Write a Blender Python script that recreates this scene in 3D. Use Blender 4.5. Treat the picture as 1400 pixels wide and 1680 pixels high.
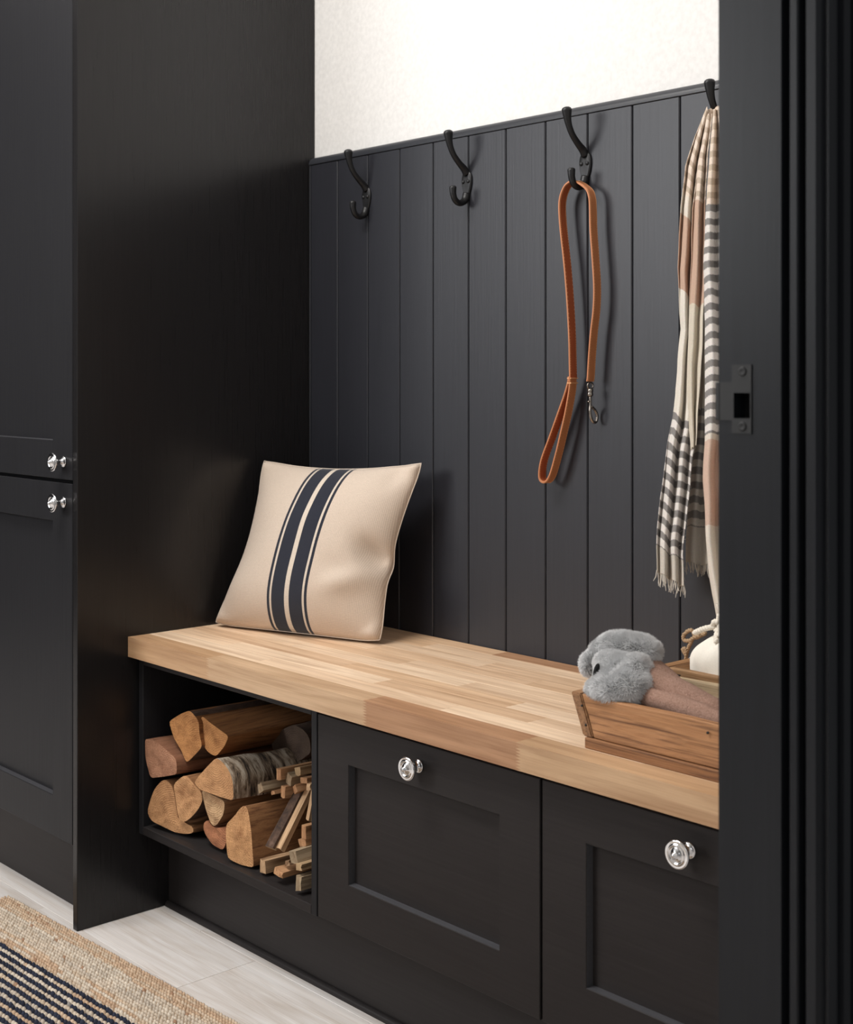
import bpy, bmesh, math, random
from mathutils import Vector, Matrix, noise
random.seed(7)
for o in list(bpy.data.objects):
    bpy.data.objects.remove(o)
scene = bpy.context.scene
COL = scene.collection

# ------------------------------------------------------------------ camera
CAM = Vector((2.170, -1.661, 0.960))
YAW = 0.7383222713
FPX = 2256.0
cd = bpy.data.cameras.new('camera')
cam = bpy.data.objects.new('camera', cd)
COL.objects.link(cam)
cam.location = CAM
cam.rotation_euler = (math.pi / 2, 0, math.pi / 2 - YAW)
cd.sensor_fit = 'HORIZONTAL'
cd.sensor_width = 36.0
cd.lens = 36.0 * FPX / 1400
cd.shift_y = -(840 - 620) / 1400
cd.dof.use_dof = True
cd.dof.focus_distance = 2.1
cd.dof.aperture_fstop = 11.0
cd.clip_start = 0.05
scene.camera = cam

# ------------------------------------------------------------------ view, world, lights
scene.view_settings.view_transform = 'Standard'
scene.view_settings.look = 'None'
scene.view_settings.gamma = 1.0
scene.view_settings.use_curve_mapping = False
scene.view_settings.exposure = 0.0
w = bpy.data.worlds.new('world')
scene.world = w
w.use_nodes = True
bg = w.node_tree.nodes['Background']
bg.inputs[0].default_value = (0.95, 0.97, 1.0, 1)
bg.inputs[1].default_value = 0.2


def area(name, loc, target, sx, sy, power, color):
    l = bpy.data.lights.new(name, 'AREA')
    l.shape = 'RECTANGLE'
    l.size, l.size_y = sx, sy
    l.energy = power
    l.color = color
    o = bpy.data.objects.new(name, l)
    COL.objects.link(o)
    o.location = loc
    d = Vector(target) - Vector(loc)
    o.rotation_euler = d.to_track_quat('-Z', 'Y').to_euler()
    return o


area('window_daylight', (-1.15, -3.25, 1.75), (0.55, -0.1, 1.05), 1.4, 1.0, 52, (0.975, 0.985, 1.0))
area('ceiling_lamp_light', (0.40, -1.1, 2.38), (0.45, -0.6, 0), 0.9, 0.7, 43, (1.0, 0.965, 0.925))
area('hall_daylight', (2.75, -2.3, 1.7), (1.5, -0.6, 0.9), 0.8, 1.0, 4, (0.95, 0.97, 1.0))

# ------------------------------------------------------------------ pixel to point on a real plane of the room
FW = Vector((-math.cos(YAW), math.sin(YAW), 0))
RT = Vector((math.sin(YAW), math.cos(YAW), 0))


def ray(px, py):
    return FW * FPX + RT * (px - 700) - Vector((0, 0, 1)) * (py - 620)


def PY(px, py, y):
    r = ray(px, py)
    return CAM + r * ((y - CAM.y) / r.y)


# ------------------------------------------------------------------ materials
def new_mat(name):
    m = bpy.data.materials.new(name)
    m.use_nodes = True
    nt = m.node_tree
    return m, nt, nt.nodes['Principled BSDF']


def N(nt, t, **kw):
    n = nt.nodes.new(t)
    for k, v in kw.items():
        setattr(n, k, v)
    return n


def coords(nt, scale, out='Object', rot=(0, 0, 0), rnd=True):
    tc = N(nt, 'ShaderNodeTexCoord')
    mp = N(nt, 'ShaderNodeMapping')
    mp.inputs['Scale'].default_value = scale
    mp.inputs['Rotation'].default_value = rot
    nt.links.new(tc.outputs[out], mp.inputs['Vector'])
    if rnd:
        oi = N(nt, 'ShaderNodeObjectInfo')
        mu = N(nt, 'ShaderNodeMath', operation='MULTIPLY')
        mu.inputs[1].default_value = 37.0
        nt.links.new(oi.outputs['Random'], mu.inputs[0])
        nt.links.new(mu.outputs[0], mp.inputs['Location'])
    return mp.outputs['Vector']


def noise_tex(nt, vec, scale, detail=4, rough=0.6, dist=0.0):
    n = N(nt, 'ShaderNodeTexNoise')
    n.inputs['Scale'].default_value = scale
    n.inputs['Detail'].default_value = detail
    n.inputs['Roughness'].default_value = rough
    n.inputs['Distortion'].default_value = dist
    nt.links.new(vec, n.inputs['Vector'])
    return n.outputs['Fac']


def ramp(nt, fac, stops):
    r = N(nt, 'ShaderNodeValToRGB')
    e = r.color_ramp.elements
    e[0].position, e[0].color = stops[0][0], (*stops[0][1], 1)
    e[1].position, e[1].color = stops[-1][0], (*stops[-1][1], 1)
    for p, c in stops[1:-1]:
        x = e.new(p)
        x.color = (*c, 1)
    nt.links.new(fac, r.inputs[0])
    return r.outputs['Color']


def mix(nt, fac, a, b, mode='MIX'):
    m = N(nt, 'ShaderNodeMix', data_type='RGBA', blend_type=mode)
    for s, v in ((m.inputs[0], fac), (m.inputs[6], a), (m.inputs[7], b)):
        if isinstance(v, (int, float)):
            s.default_value = v
        elif isinstance(v, tuple):
            s.default_value = (*v, 1)
        else:
            nt.links.new(v, s)
    return m.outputs[2]


def bump(nt, bsdf, h, strength, dist=0.001, prev=None):
    b = N(nt, 'ShaderNodeBump')
    b.inputs['Strength'].default_value = strength
    b.inputs['Distance'].default_value = dist
    nt.links.new(h, b.inputs['Height'])
    if prev:
        nt.links.new(prev, b.inputs['Normal'])
    nt.links.new(b.outputs[0], bsdf.inputs['Normal'])
    return b.outputs[0]


def paint(name, col, grain_axis='z', rough=0.42, bstr=0.25, spec=0.14):
    """painted timber: the grain shows through as fine relief along one axis"""
    m, nt, b = new_mat(name)
    s = {'x': (4, 160, 160), 'z': (160, 160, 4), 'y': (160, 4, 160)}[grain_axis]
    v = coords(nt, s)
    f = noise_tex(nt, v, 1.6, 3, 0.6, 0.2)
    c = ramp(nt, f, [(0.3, tuple(x * 0.9 for x in col)), (0.7, tuple(x * 1.1 for x in col))])
    nt.links.new(c, b.inputs['Base Color'])
    b.inputs['Roughness'].default_value = rough
    b.inputs['Specular IOR Level'].default_value = spec
    bump(nt, b, f, bstr, 0.0006)
    return m


DARK = (0.027, 0.0238, 0.0236)
M_PAINT_Z = paint('charcoal_paint_upright_dimmed', (0.0195, 0.0193, 0.0212), 'z', 0.36)  # same paint as the level one, darkened and cooled for dimmer light
M_PAINT_X = paint('charcoal_paint_level', DARK, 'x', 0.42)
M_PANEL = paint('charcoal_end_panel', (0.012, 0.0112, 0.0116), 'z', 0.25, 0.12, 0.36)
M_BOARD = paint('charcoal_boarding', (0.0180, 0.0188, 0.0242), 'z', 0.43, 0.25, 0.5)
M_LIP = paint('charcoal_lip_highlight', (0.062, 0.062, 0.068), 'x', 0.35, 0.6, 0.5)  # lighter than the frame paint: the lip highlight is put into the colour
M_CAP = paint('charcoal_cap_lightened', (0.024, 0.0255, 0.031), 'x', 0.4, 0.15, 0.5)  # board paint lightened, with the light the cap catches put into the colour
M_JAMB = paint('charcoal_door_frame', (0.0135, 0.0148, 0.0175), 'z', 0.36, 0.1, 0.2)


def plain(name, col, rough=0.5, metal=0.0, bscale=0, bstr=0.1):
    m, nt, b = new_mat(name)
    b.inputs['Base Color'].default_value = (*col, 1)
    b.inputs['Roughness'].default_value = rough
    b.inputs['Metallic'].default_value = metal
    if bscale:
        v = coords(nt, (1, 1, 1))
        f = noise_tex(nt, v, bscale, 3)
        bump(nt, b, f, bstr, 0.0005)
        c = ramp(nt, f, [(0.3, tuple(x * 0.93 for x in col)), (0.7, tuple(min(1, x * 1.05) for x in col))])
        nt.links.new(c, b.inputs['Base Color'])
    return m


M_WALL = plain('warm_white_emulsion', (0.70, 0.686, 0.668), 0.75, 0, 120, 0.02)
M_CEIL = plain('white_ceiling', (0.85, 0.85, 0.84), 0.8, 0, 90, 0.05)
M_IRON = plain('black_cast_iron', (0.012, 0.012, 0.013), 0.42, 0.3, 260, 0.25)
M_CHROME = plain('polished_chrome', (0.78, 0.78, 0.79), 0.05, 1.0)
M_BLACKMETAL = plain('blackened_steel', (0.005, 0.005, 0.0055), 0.55, 0.0, 200, 0.1)
M_PEWTER = plain('dark_nickel', (0.30, 0.27, 0.24), 0.25, 1.0)
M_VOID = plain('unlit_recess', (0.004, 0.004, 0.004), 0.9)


def timber(name, axis='x', stops=None, gscale=(3.0, 95, 95), rough=0.45, kmix=0.6, bstr=0.12, dark=(0.55, 0.42, 0.33)):
    m, nt, b = new_mat(name)
    sc = {'x': gscale, 'y': (gscale[1], gscale[0], gscale[2]), 'z': (gscale[1], gscale[2], gscale[0])}[axis]
    v = coords(nt, sc)
    f1 = noise_tex(nt, v, 1.0, 5, 0.62, 0.6)
    v2 = coords(nt, tuple(x * (0.35 if i != 'xyz'.index(axis) else 0.9) for i, x in enumerate(sc)))
    f2 = noise_tex(nt, v2, 1.0, 3, 0.5, 1.6)
    v3 = coords(nt, tuple(x * (2.5 if i == 'xyz'.index(axis) else 9) for i, x in enumerate(sc)))
    f3 = noise_tex(nt, v3, 1.0, 2, 0.5)
    oi = N(nt, 'ShaderNodeObjectInfo')
    c = ramp(nt, f1, [(0.28, dark), (0.5, (0.9, 0.88, 0.86)), (0.72, (1.08, 1.06, 1.04))])
    c2 = ramp(nt, f2, [(0.3, (0.84, 0.79, 0.74)), (0.62, (1.05, 1.05, 1.05))])
    c3 = ramp(nt, f3, [(0.33, (0.82, 0.77, 0.72)), (0.5, (1.0, 1.0, 1.0))])
    k = mix(nt, kmix, (1, 1, 1), c, 'MULTIPLY')
    k = mix(nt, 1.0, k, c2, 'MULTIPLY')
    k = mix(nt, kmix, k, c3, 'MULTIPLY')
    k = mix(nt, 1.0, oi.outputs['Color'], k, 'MULTIPLY')
    nt.links.new(k, b.inputs['Base Color'])
    b.inputs['Roughness'].default_value = rough
    bump(nt, b, f3, bstr, 0.0004)
    return m


M_STAVE = timber('oiled_oak_stave', 'x')
M_FLOOR = timber('limed_floor_plank', 'x', gscale=(2.5, 70, 70), rough=0.5, bstr=0.1, dark=(0.88, 0.865, 0.86))
M_CRATE = timber('aged_pine', 'x', gscale=(7, 170, 240), rough=0.65, kmix=1.0, bstr=1.0, dark=(0.18, 0.11, 0.07))
M_CRATE_Y = timber('aged_pine_end', 'y', gscale=(7, 170, 240), rough=0.65, kmix=1.0, bstr=1.0, dark=(0.18, 0.11, 0.07))
M_SPLIT = timber('split_firewood', 'y', gscale=(9, 200, 200), rough=0.8, kmix=0.9, bstr=0.9, dark=(0.3, 0.2, 0.14))
M_STICK = timber('split_kindling', 'z', gscale=(7, 160, 160), rough=0.8, kmix=0.9, bstr=0.9, dark=(0.3, 0.22, 0.16))


def endgrain():
    m, nt, b = new_mat('sawn_end_grain')
    oi = N(nt, 'ShaderNodeObjectInfo')
    v = coords(nt, (1, 0.2, 1))
    wv = N(nt, 'ShaderNodeTexWave', wave_type='RINGS', rings_direction='Y')
    wv.inputs['Scale'].default_value = 85
    wv.inputs['Distortion'].default_value = 3.2
    wv.inputs['Detail'].default_value = 2
    wv.inputs['Detail Scale'].default_value = 1.2
    tc = N(nt, 'ShaderNodeTexCoord')
    mp = N(nt, 'ShaderNodeMapping')
    va = N(nt, 'ShaderNodeVectorMath', operation='MULTIPLY_ADD')
    cmb = N(nt, 'ShaderNodeCombineXYZ')
    wn = N(nt, 'ShaderNodeTexWhiteNoise', noise_dimensions='1D')
    nt.links.new(oi.outputs['Random'], wn.inputs['W'])
    nt.links.new(wn.outputs['Color'], va.inputs[0])
    va.inputs[1].default_value = (0.13, 0, 0.10)
    va.inputs[2].default_value = (-0.065, 0, -0.07)
    nt.links.new(va.outputs[0], mp.inputs['Location'])
    nt.links.new(tc.outputs['Object'], mp.inputs['Vector'])
    nt.links.new(mp.outputs[0], wv.inputs['Vector'])
    vs = coords(nt, (60, 60, 900), rot=(0, 0.5, 0))
    saw = noise_tex(nt, vs, 1.0, 2, 0.5)
    n2 = noise_tex(nt, v, 30, 5, 0.7)
    n3 = noise_tex(nt, v, 700, 2, 0.6)
    c = ramp(nt, wv.outputs['Fac'], [(0.2, (0.86, 0.8, 0.74)), (0.6, (1.03, 1.02, 1.0))])
    c2 = ramp(nt, n2, [(0.3, (0.55, 0.45, 0.38)), (0.5, (0.9, 0.86, 0.82)), (0.68, (1.1, 1.08, 1.05))])
    c3 = ramp(nt, n3, [(0.35, (0.6, 0.52, 0.45)), (0.52, (1.03, 1.03, 1.03))])
    k = mix(nt, 0.45, oi.outputs['Color'], c, 'MULTIPLY')
    k = mix(nt, 1.0, k, c2, 'MULTIPLY')
    k = mix(nt, 0.7, k, c3, 'MULTIPLY')
    nt.links.new(k, b.inputs['Base Color'])
    b.inputs['Roughness'].default_value = 0.85
    b1 = bump(nt, b, saw, 0.7, 0.0015)
    b2 = bump(nt, b, wv.outputs['Fac'], 0.3, 0.001, b1)
    bump(nt, b, n3, 0.5, 0.0006, b2)
    return m


M_END = endgrain()


def bark(name, stops, sc):
    m, nt, b = new_mat(name)
    v = coords(nt, sc)
    f = noise_tex(nt, v, 1.0, 6, 0.7, 0.5)
    nt.links.new(ramp(nt, f, stops), b.inputs['Base Color'])
    b.inputs['Roughness'].default_value = 0.9
    bump(nt, b, f, 1.0, 0.003)
    return m


M_BARK = bark('rough_brown_bark', [(0.3, (0.02, 0.012, 0.008)), (0.55, (0.10, 0.055, 0.035)), (0.75, (0.22, 0.14, 0.10))], (40, 14, 40))
M_BIRCH = bark('pale_birch_bark', [(0.38, (0.03, 0.02, 0.013)), (0.47, (0.20, 0.14, 0.09)), (0.56, (0.46, 0.38, 0.29)), (0.75, (0.66, 0.60, 0.51))], (16, 90, 16))

# cushion fabric: two broad and two fine navy stripes woven down the middle


def cushion_mat():
    m, nt, b = new_mat('striped_woven_cotton')
    tc = N(nt, 'ShaderNodeTexCoord')
    sp = N(nt, 'ShaderNodeSeparateXYZ')
    nt.links.new(tc.outputs['UV'], sp.inputs[0])
    r = N(nt, 'ShaderNodeValToRGB')
    r.color_ramp.interpolation = 'CONSTANT'
    nav, cr, lt = (0.012, 0.015, 0.029, 1), (0.69, 0.575, 0.475, 1), (0.72, 0.63, 0.53, 1)
    c0 = 0.5
    seq = [(0, cr), (c0 - .118, nav), (c0 - .104, lt), (c0 - .090, nav), (c0 - .015, lt), (c0 + .015, nav),
           (c0 + .090, lt), (c0 + .104, nav), (c0 + .118, cr)]
    e = r.color_ramp.elements
    e[0].position, e[0].color = seq[0]
    e[1].position, e[1].color = seq[-1]
    for p, c in seq[1:-1]:
        x = e.new(p)
        x.color = c
    nt.links.new(sp.outputs['X'], r.inputs[0])
    ch = N(nt, 'ShaderNodeTexChecker')
    mp = N(nt, 'ShaderNodeMapping')
    mp.inputs['Rotation'].default_value = (0, 0, 0.785)
    nt.links.new(tc.outputs['UV'], mp.inputs['Vector'])
    nt.links.new(mp.outputs[0], ch.inputs['Vector'])
    ch.inputs['Scale'].default_value = 185
    ch.inputs['Color1'].default_value = (1, 1, 1, 1)
    ch.inputs['Color2'].default_value = (0.78, 0.755, 0.73, 1)
    n = noise_tex(nt, coords(nt, (1, 1, 1), 'Object', rnd=False), 900, 2)
    c2 = ramp(nt, n, [(0.3, (0.8, 0.79, 0.78)), (0.6, (1.02, 1.02, 1.02))])
    k = mix(nt, 1.0, r.outputs['Color'], ch.outputs['Color'], 'MULTIPLY')
    k = mix(nt, 0.8, k, c2, 'MULTIPLY')
    nt.links.new(k, b.inputs['Base Color'])
    b.inputs['Roughness'].default_value = 0.95
    b.inputs['Sheen Weight'].default_value = 0.15
    bump(nt, b, ch.outputs['Fac'], 0.35, 0.0008)
    return m


M_CUSHION = cushion_mat()


def attr_cloth(name, rough=0.95, weave=1400, alpha=1.0):
    m, nt, b = new_mat(name)
    a = N(nt, 'ShaderNodeAttribute', attribute_name='weave_colour')
    n = noise_tex(nt, coords(nt, (1, 1, 1), 'Object', rnd=False), weave, 2)
    c2 = ramp(nt, n, [(0.32, (0.72, 0.71, 0.7)), (0.62, (1.05, 1.05, 1.05))])
    k = mix(nt, 0.8, a.outputs['Color'], c2, 'MULTIPLY')
    nt.links.new(k, b.inputs['Base Color'])
    b.inputs['Roughness'].default_value = rough
    bump(nt, b, n, 0.5, 0.0008)
    return m


M_SCARF = attr_cloth('gauzy_scarf_weave')
M_JUTE = attr_cloth('jute_yarn', weave=900)
M_BAG = plain('cream_calico', (0.84, 0.79, 0.70), 0.9, 0, 900, 0.25)
M_CORD = plain('cream_cotton_cord', (0.78, 0.72, 0.62), 0.9, 0, 700, 0.5)
M_TWINE = plain('jute_twine', (0.40, 0.27, 0.16), 0.9, 0, 900, 0.8)
M_LINEN = plain('pale_grey_linen', (0.62, 0.62, 0.62), 0.9, 0, 700, 0.4)
M_FLEECE = plain('grey_sheepskin', (0.40, 0.405, 0.41), 0.9, 0, 60, 0.3)
M_PILE = plain('grey_sheepskin_pile', (0.74, 0.745, 0.75), 0.75, 0)
M_SUEDE = bark('brown_suede', [(0.3, (0.30, 0.165, 0.115)), (0.5, (0.46, 0.275, 0.205)), (0.72, (0.58, 0.38, 0.30))], (500, 500, 500))
M_LEATHER = plain('tan_leather', (0.46, 0.17, 0.065), 0.48, 0, 500, 0.2)
M_LEATHER_IN = plain('rust_suede_leather', (0.36, 0.085, 0.025), 0.7, 0, 500, 0.3)
M_THREAD = plain('pale_orange_thread', (0.75, 0.42, 0.2), 0.8)

# ------------------------------------------------------------------ object helpers
ORIGIN = {}


def thing(name, label, cat, loc, group=None):
    o = bpy.data.objects.new(name, None)
    o.empty_display_size = 0.05
    COL.objects.link(o)
    o.location = loc
    ORIGIN[o.name] = Vector(loc)
    o['label'] = label
    o['category'] = cat
    if group:
        o['group'] = group
    return o


def tag(o, label, cat, group=None):
    o['label'] = label
    o['category'] = cat
    if group:
        o['group'] = group
    return o


def origin_of(o):
    return ORIGIN.get(o.name, Vector((0, 0, 0)))


def put(name, bm, mats, parent=None, smooth=False, at=None):
    """link one bmesh (in world coordinates) as one object"""
    org = origin_of(parent) if parent else Vector(at or (0, 0, 0))
    bmesh.ops.translate(bm, verts=bm.verts, vec=-org)
    me = bpy.data.meshes.new(name)
    bmesh.ops.recalc_face_normals(bm, faces=bm.faces)
    bm.to_mesh(me)
    bm.free()
    for m in (mats if isinstance(mats, (list, tuple)) else [mats]):
        me.materials.append(m)
    if smooth:
        for p in me.polygons:
            p.use_smooth = True
    o = bpy.data.objects.new(name, me)
    COL.objects.link(o)
    if parent:
        o.parent = parent
        ORIGIN[o.name] = org
        if parent.type == 'MESH':
            o.location = (0, 0, 0)
    else:
        o.location = org
        ORIGIN[o.name] = org
    return o


def add_box(bm, x0, x1, y0, y1, z0, z1, bev=0.0, seg=1):
    vs = [bm.verts.new((x, y, z)) for x in (x0, x1) for y in (y0, y1) for z in (z0, z1)]
    q = [(0, 1, 3, 2), (4, 6, 7, 5), (0, 4, 5, 1), (2, 3, 7, 6), (0, 2, 6, 4), (1, 5, 7, 3)]
    fs = [bm.faces.new([vs[i] for i in f]) for f in q]
    bmesh.ops.recalc_face_normals(bm, faces=fs)
    if bev > 0:
        es = list({e for f in fs for e in f.edges})
        bmesh.ops.bevel(bm, geom=es, offset=bev, segments=seg, affect='EDGES', profile=0.5)


def box(name, d, mat, parent=None, bev=0.0008, seg=1, at=None):
    bm = bmesh.new()
    add_box(bm, *d, bev, seg)
    return put(name, bm, mat, parent, at=at)


def struct(o, label=None):
    o['kind'] = 'structure'
    if label:
        o['label'] = label
    return o


def cat_rom(pts, n=8):
    P = [Vector(p) for p in pts]
    P = [P[0] * 2 - P[1]] + P + [P[-1] * 2 - P[-2]]
    out = []
    for i in range(1, len(P) - 2):
        for k in range(n):
            t = k / n
            a, b, c, d = P[i - 1], P[i], P[i + 1], P[i + 2]
            out.append(0.5 * ((2 * b) + (c - a) * t + (2 * a - 5 * b + 4 * c - d) * t * t + (3 * b - a - 3 * c + d) * t ** 3))
    out.append(P[-2])
    return out


def lerp_list(vals, n):
    """resample a list of scalars to n values"""
    out = []
    for i in range(n):
        f = i / (n - 1) * (len(vals) - 1)
        k = min(int(f), len(vals) - 2)
        out.append(vals[k] + (vals[k + 1] - vals[k]) * (f - k))
    return out


def add_tube(bm, pts, radii, n=10, up=Vector((0, 0, 1)), flat=1.0, cap=True, fixed=None):
    """swept round tube; flat squashes the section along the second axis"""
    rings = []
    prev = None
    for i, p in enumerate(pts):
        t = (pts[min(i + 1, len(pts) - 1)] - pts[max(i - 1, 0)]).normalized()
        if fixed is not None:
            a = (fixed - t * fixed.dot(t)).normalized()
        elif prev is None:
            a = t.orthogonal().normalized()
        else:
            a = (prev - t * prev.dot(t)).normalized()
        prev = a
        b = t.cross(a)
        r = radii[i] if isinstance(radii, (list, tuple)) else radii
        rings.append([bm.verts.new(p + a * r * math.cos(2 * math.pi * k / n) + b * r * flat * math.sin(2 * math.pi * k / n)) for k in range(n)])
    for r0, r1 in zip(rings, rings[1:]):
        for k in range(n):
            bm.faces.new((r0[k], r0[(k + 1) % n], r1[(k + 1) % n], r1[k]))
    if cap:
        bm.faces.new(rings[0][::-1])
        bm.faces.new(rings[-1])
    return rings


def add_lathe(bm, prof, base, axis, n=28):
    """prof: (distance along axis, radius)"""
    ax = Vector(axis).normalized()
    a = ax.orthogonal().normalized()
    b = ax.cross(a)
    rings = []
    for d, r in prof:
        c = Vector(base) + ax * d
        if r < 1e-6:
            rings.append([bm.verts.new(c)])
        else:
            rings.append([bm.verts.new(c + (a * math.cos(2 * math.pi * k / n) + b * math.sin(2 * math.pi * k / n)) * r) for k in range(n)])
    for r0, r1 in zip(rings, rings[1:]):
        for k in range(n):
            k2 = (k + 1) % n
            if len(r0) == 1 and len(r1) > 1:
                bm.faces.new((r0[0], r1[k2], r1[k]))
            elif len(r1) == 1 and len(r0) > 1:
                bm.faces.new((r0[k], r0[k2], r1[0]))
            elif len(r0) > 1:
                bm.faces.new((r0[k], r0[k2], r1[k2], r1[k]))


def add_prism_z(bm, poly, z0, z1):
    """plan polygon (x, y) pulled up from z0 to z1"""
    lo = [bm.verts.new((x, y, z0)) for x, y in poly]
    hi = [bm.verts.new((x, y, z1)) for x, y in poly]
    n = len(poly)
    for i in range(n):
        bm.faces.new((lo[i], lo[(i + 1) % n], hi[(i + 1) % n], hi[i]))
    bm.faces.new(lo[::-1])
    bm.faces.new(hi)


def smooth_by_angle(o, ang=0.6):
    me = o.data
    bm = bmesh.new()
    bm.from_mesh(me)
    for f in bm.faces:
        f.smooth = True
    for e in bm.edges:
        if len(e.link_faces) == 2 and e.calc_face_angle(0) > ang:
            e.smooth = False
    bm.to_mesh(me)
    bm.free()


# ================================================================== THE SETTING
XR = 1.45          # room face of the right hand wall
YJ = -0.659        # face of the door jamb
ZT = 2.42          # ceiling

# floor with its planks
fl = bpy.data.objects.new('floor', None)
bm = bmesh.new()
add_box(bm, -2.6, 3.2, -3.4, 0.2, -0.06, -0.012)
floor = struct(put('floor', bm, M_FLOOR), 'pale limed timber plank floor')
floor.color = (0.35, 0.32, 0.3, 1)
rows = [-0.345 - 0.15 * k for k in range(-2, 20)]
cuts = {0: [0.305, -0.92, 1.53, 2.75], 1: [-0.14, 1.08, 2.3], 2: [0.62, -0.6, 1.84], 3: [0.14, 1.36, 2.6]}
pl_cols = [(0.80, 0.775, 0.76), (0.75, 0.725, 0.71), (0.83, 0.805, 0.79), (0.77, 0.745, 0.73), (0.71, 0.68, 0.665)]
for k in range(len(rows) - 1):
    y1, y0 = rows[k], rows[k + 1]
    xs = [-2.6, -1.5] + sorted(c for c in cuts[(k - 2) % 4]) + [3.2]
    for a, b in zip(xs, xs[1:]):
        p = box('plank', (a + 0.0004, b - 0.0004, y0 + 0.0004, y1 - 0.0004, -0.012, 0.0), M_FLOOR, floor, 0.0006)
        p.color = (*random.choice(pl_cols), 1)

struct(box('wall_back', (-2.6, XR + 0.12, 0.014, 0.12, 0, ZT), M_WALL, bev=0), 'warm white painted back wall')
struct(box('wall_left', (-2.7, -2.6, -3.4, 0.12, 0, ZT), M_PAINT_Z, bev=0), 'charcoal painted far left wall')
struct(box('ceiling', (-2.7, 3.3, -3.5, 0.12, ZT, ZT + 0.1), M_CEIL, bev=0))
# front wall with a window opening facing the bench
bm = bmesh.new()
WX0, WX1, WZ0, WZ1 = -1.87, -0.43, 1.23, 2.27
for d in ((-2.7, WX0, -3.4, -3.28, 0, ZT), (WX1, 3.3, -3.4, -3.28, 0, ZT), (WX0, WX1, -3.4, -3.28, 0, WZ0), (WX0, WX1, -3.4, -3.28, WZ1, ZT)):
    add_box(bm, *d)
struct(put('wall_front', bm, M_WALL))
bm = bmesh.new()
for d in ((WX0, WX0 + 0.05, -3.38, -3.3, WZ0, WZ1), (WX1 - 0.05, WX1, -3.38, -3.3, WZ0, WZ1), (WX0 + 0.05, WX1 - 0.05, -3.38, -3.3, WZ0, WZ0 + 0.05), (WX0 + 0.05, WX1 - 0.05, -3.38, -3.3, WZ1 - 0.05, WZ1), (-1.17, -1.13, -3.38, -3.3, WZ0 + 0.05, WZ1 - 0.05)):
    add_box(bm, *d, 0.003)
struct(put('window_1', bm, M_CEIL))
# right hand wall: stub beside the bench, doorway, wall beyond
bm = bmesh.new()
add_box(bm, XR, XR + 0.1, YJ + 0.02, 0.014, 0, ZT)
add_box(bm, XR, XR + 0.1, -3.28, -2.62, 0, ZT)
add_box(bm, XR, XR + 0.1, -2.62, YJ + 0.02, 2.1, ZT)
struct(put('wall_right', bm, M_WALL))

# ---------------- door frame on the right: plain jamb, beaded stop, moulded architrave
df = bpy.data.objects.new('door_1', None)
COL.objects.link(df)
df.location = (XR, YJ, 0)
ORIGIN['door_1'] = Vector(df.location)
df['kind'] = 'structure'
df['label'] = 'charcoal painted door frame seen edge on at the right'
# lining, cut round the latch mortise
SPX0, SPX1, SPZ0, SPZ1 = XR + 0.0155, XR + 0.0345, 0.925, 0.961
bm = bmesh.new()
T = YJ + 0.02
add_box(bm, XR, XR + 0.0635, YJ, T, 0, SPZ0 - 0.0)
add_box(bm, XR, XR + 0.0635, YJ, T, SPZ1, 2.1)
add_box(bm, XR, SPX0, YJ, T, SPZ0, SPZ1)
add_box(bm, SPX1, XR + 0.0635, YJ, T, SPZ0, SPZ1)
bmesh.ops.remove_doubles(bm, verts=bm.verts, dist=1e-5)
lining = put('jamb', bm, M_JAMB, df)
bm = bmesh.new()
add_box(bm, SPX0 - 0.002, SPX1 + 0.002, T - 0.003, T + 0.001, SPZ0 - 0.002, SPZ1 + 0.002)
put('latch_recess', bm, M_VOID, df)


def bead(cx, cy, r, a0, a1, n=6):
    return [(cx + r * math.cos(a0 + (a1 - a0) * i / n), cy + r * math.sin(a0 + (a1 - a0) * i / n)) for i in range(n + 1)]


X = XR + 0.0635
prof = [(X, T), (X, YJ + 0.012), (X + 0.0075, YJ + 0.012), (X + 0.0078, YJ + 0.001), (X + 0.009, YJ - 0.0004), (X + 0.0152, YJ - 0.0004), (X + 0.0166, YJ + 0.001), (X + 0.0172, YJ + 0.012),
        (X + 0.0230, YJ + 0.012), (X + 0.0234, YJ + 0.001), (X + 0.0246, YJ - 0.0008), (X + 0.0335, YJ - 0.0008), (X + 0.0365, YJ + 0.002), (X + 0.0375, YJ + 0.005), (X + 0.0375, T)]
bm = bmesh.new()
add_prism_z(bm, prof, 0, 2.1)
put('stop_moulding', bm, M_JAMB, df)
X2 = X + 0.0375
prof = [(X2 - 0.03, YJ + 0.021), (X2, YJ + 0.006), (X2 + 0.004, YJ + 0.006), (X2 + 0.004, YJ + 0.0195), (X2 - 0.0005, YJ + 0.0205), (X2 - 0.0005, YJ + 0.0235),
        (X2 + 0.007, YJ + 0.0245), (X2 + 0.008, YJ + 0.033), (X2 + 0.001, YJ + 0.034), (X2 + 0.001, YJ + 0.0375),
        (X2 + 0.010, YJ + 0.0385), (X2 + 0.013, YJ + 0.075), (X2 + 0.010, YJ + 0.092), (X2 - 0.03, YJ + 0.092)]
bm = bmesh.new()
add_prism_z(bm, prof, 0, 2.16)
put('architrave', bm, M_JAMB, df)
# head and far jamb of the same frame (out of frame, closes the opening)
bm = bmesh.new()
add_box(bm, XR, XR + 0.1, -2.6, YJ, 2.08, 2.1)
put('head_jamb', bm, M_JAMB, df)
bm = bmesh.new()
add_box(bm, XR, XR + 0.1, -2.62, -2.6, 0, 2.1)
put('jamb', bm, M_JAMB, df)

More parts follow.
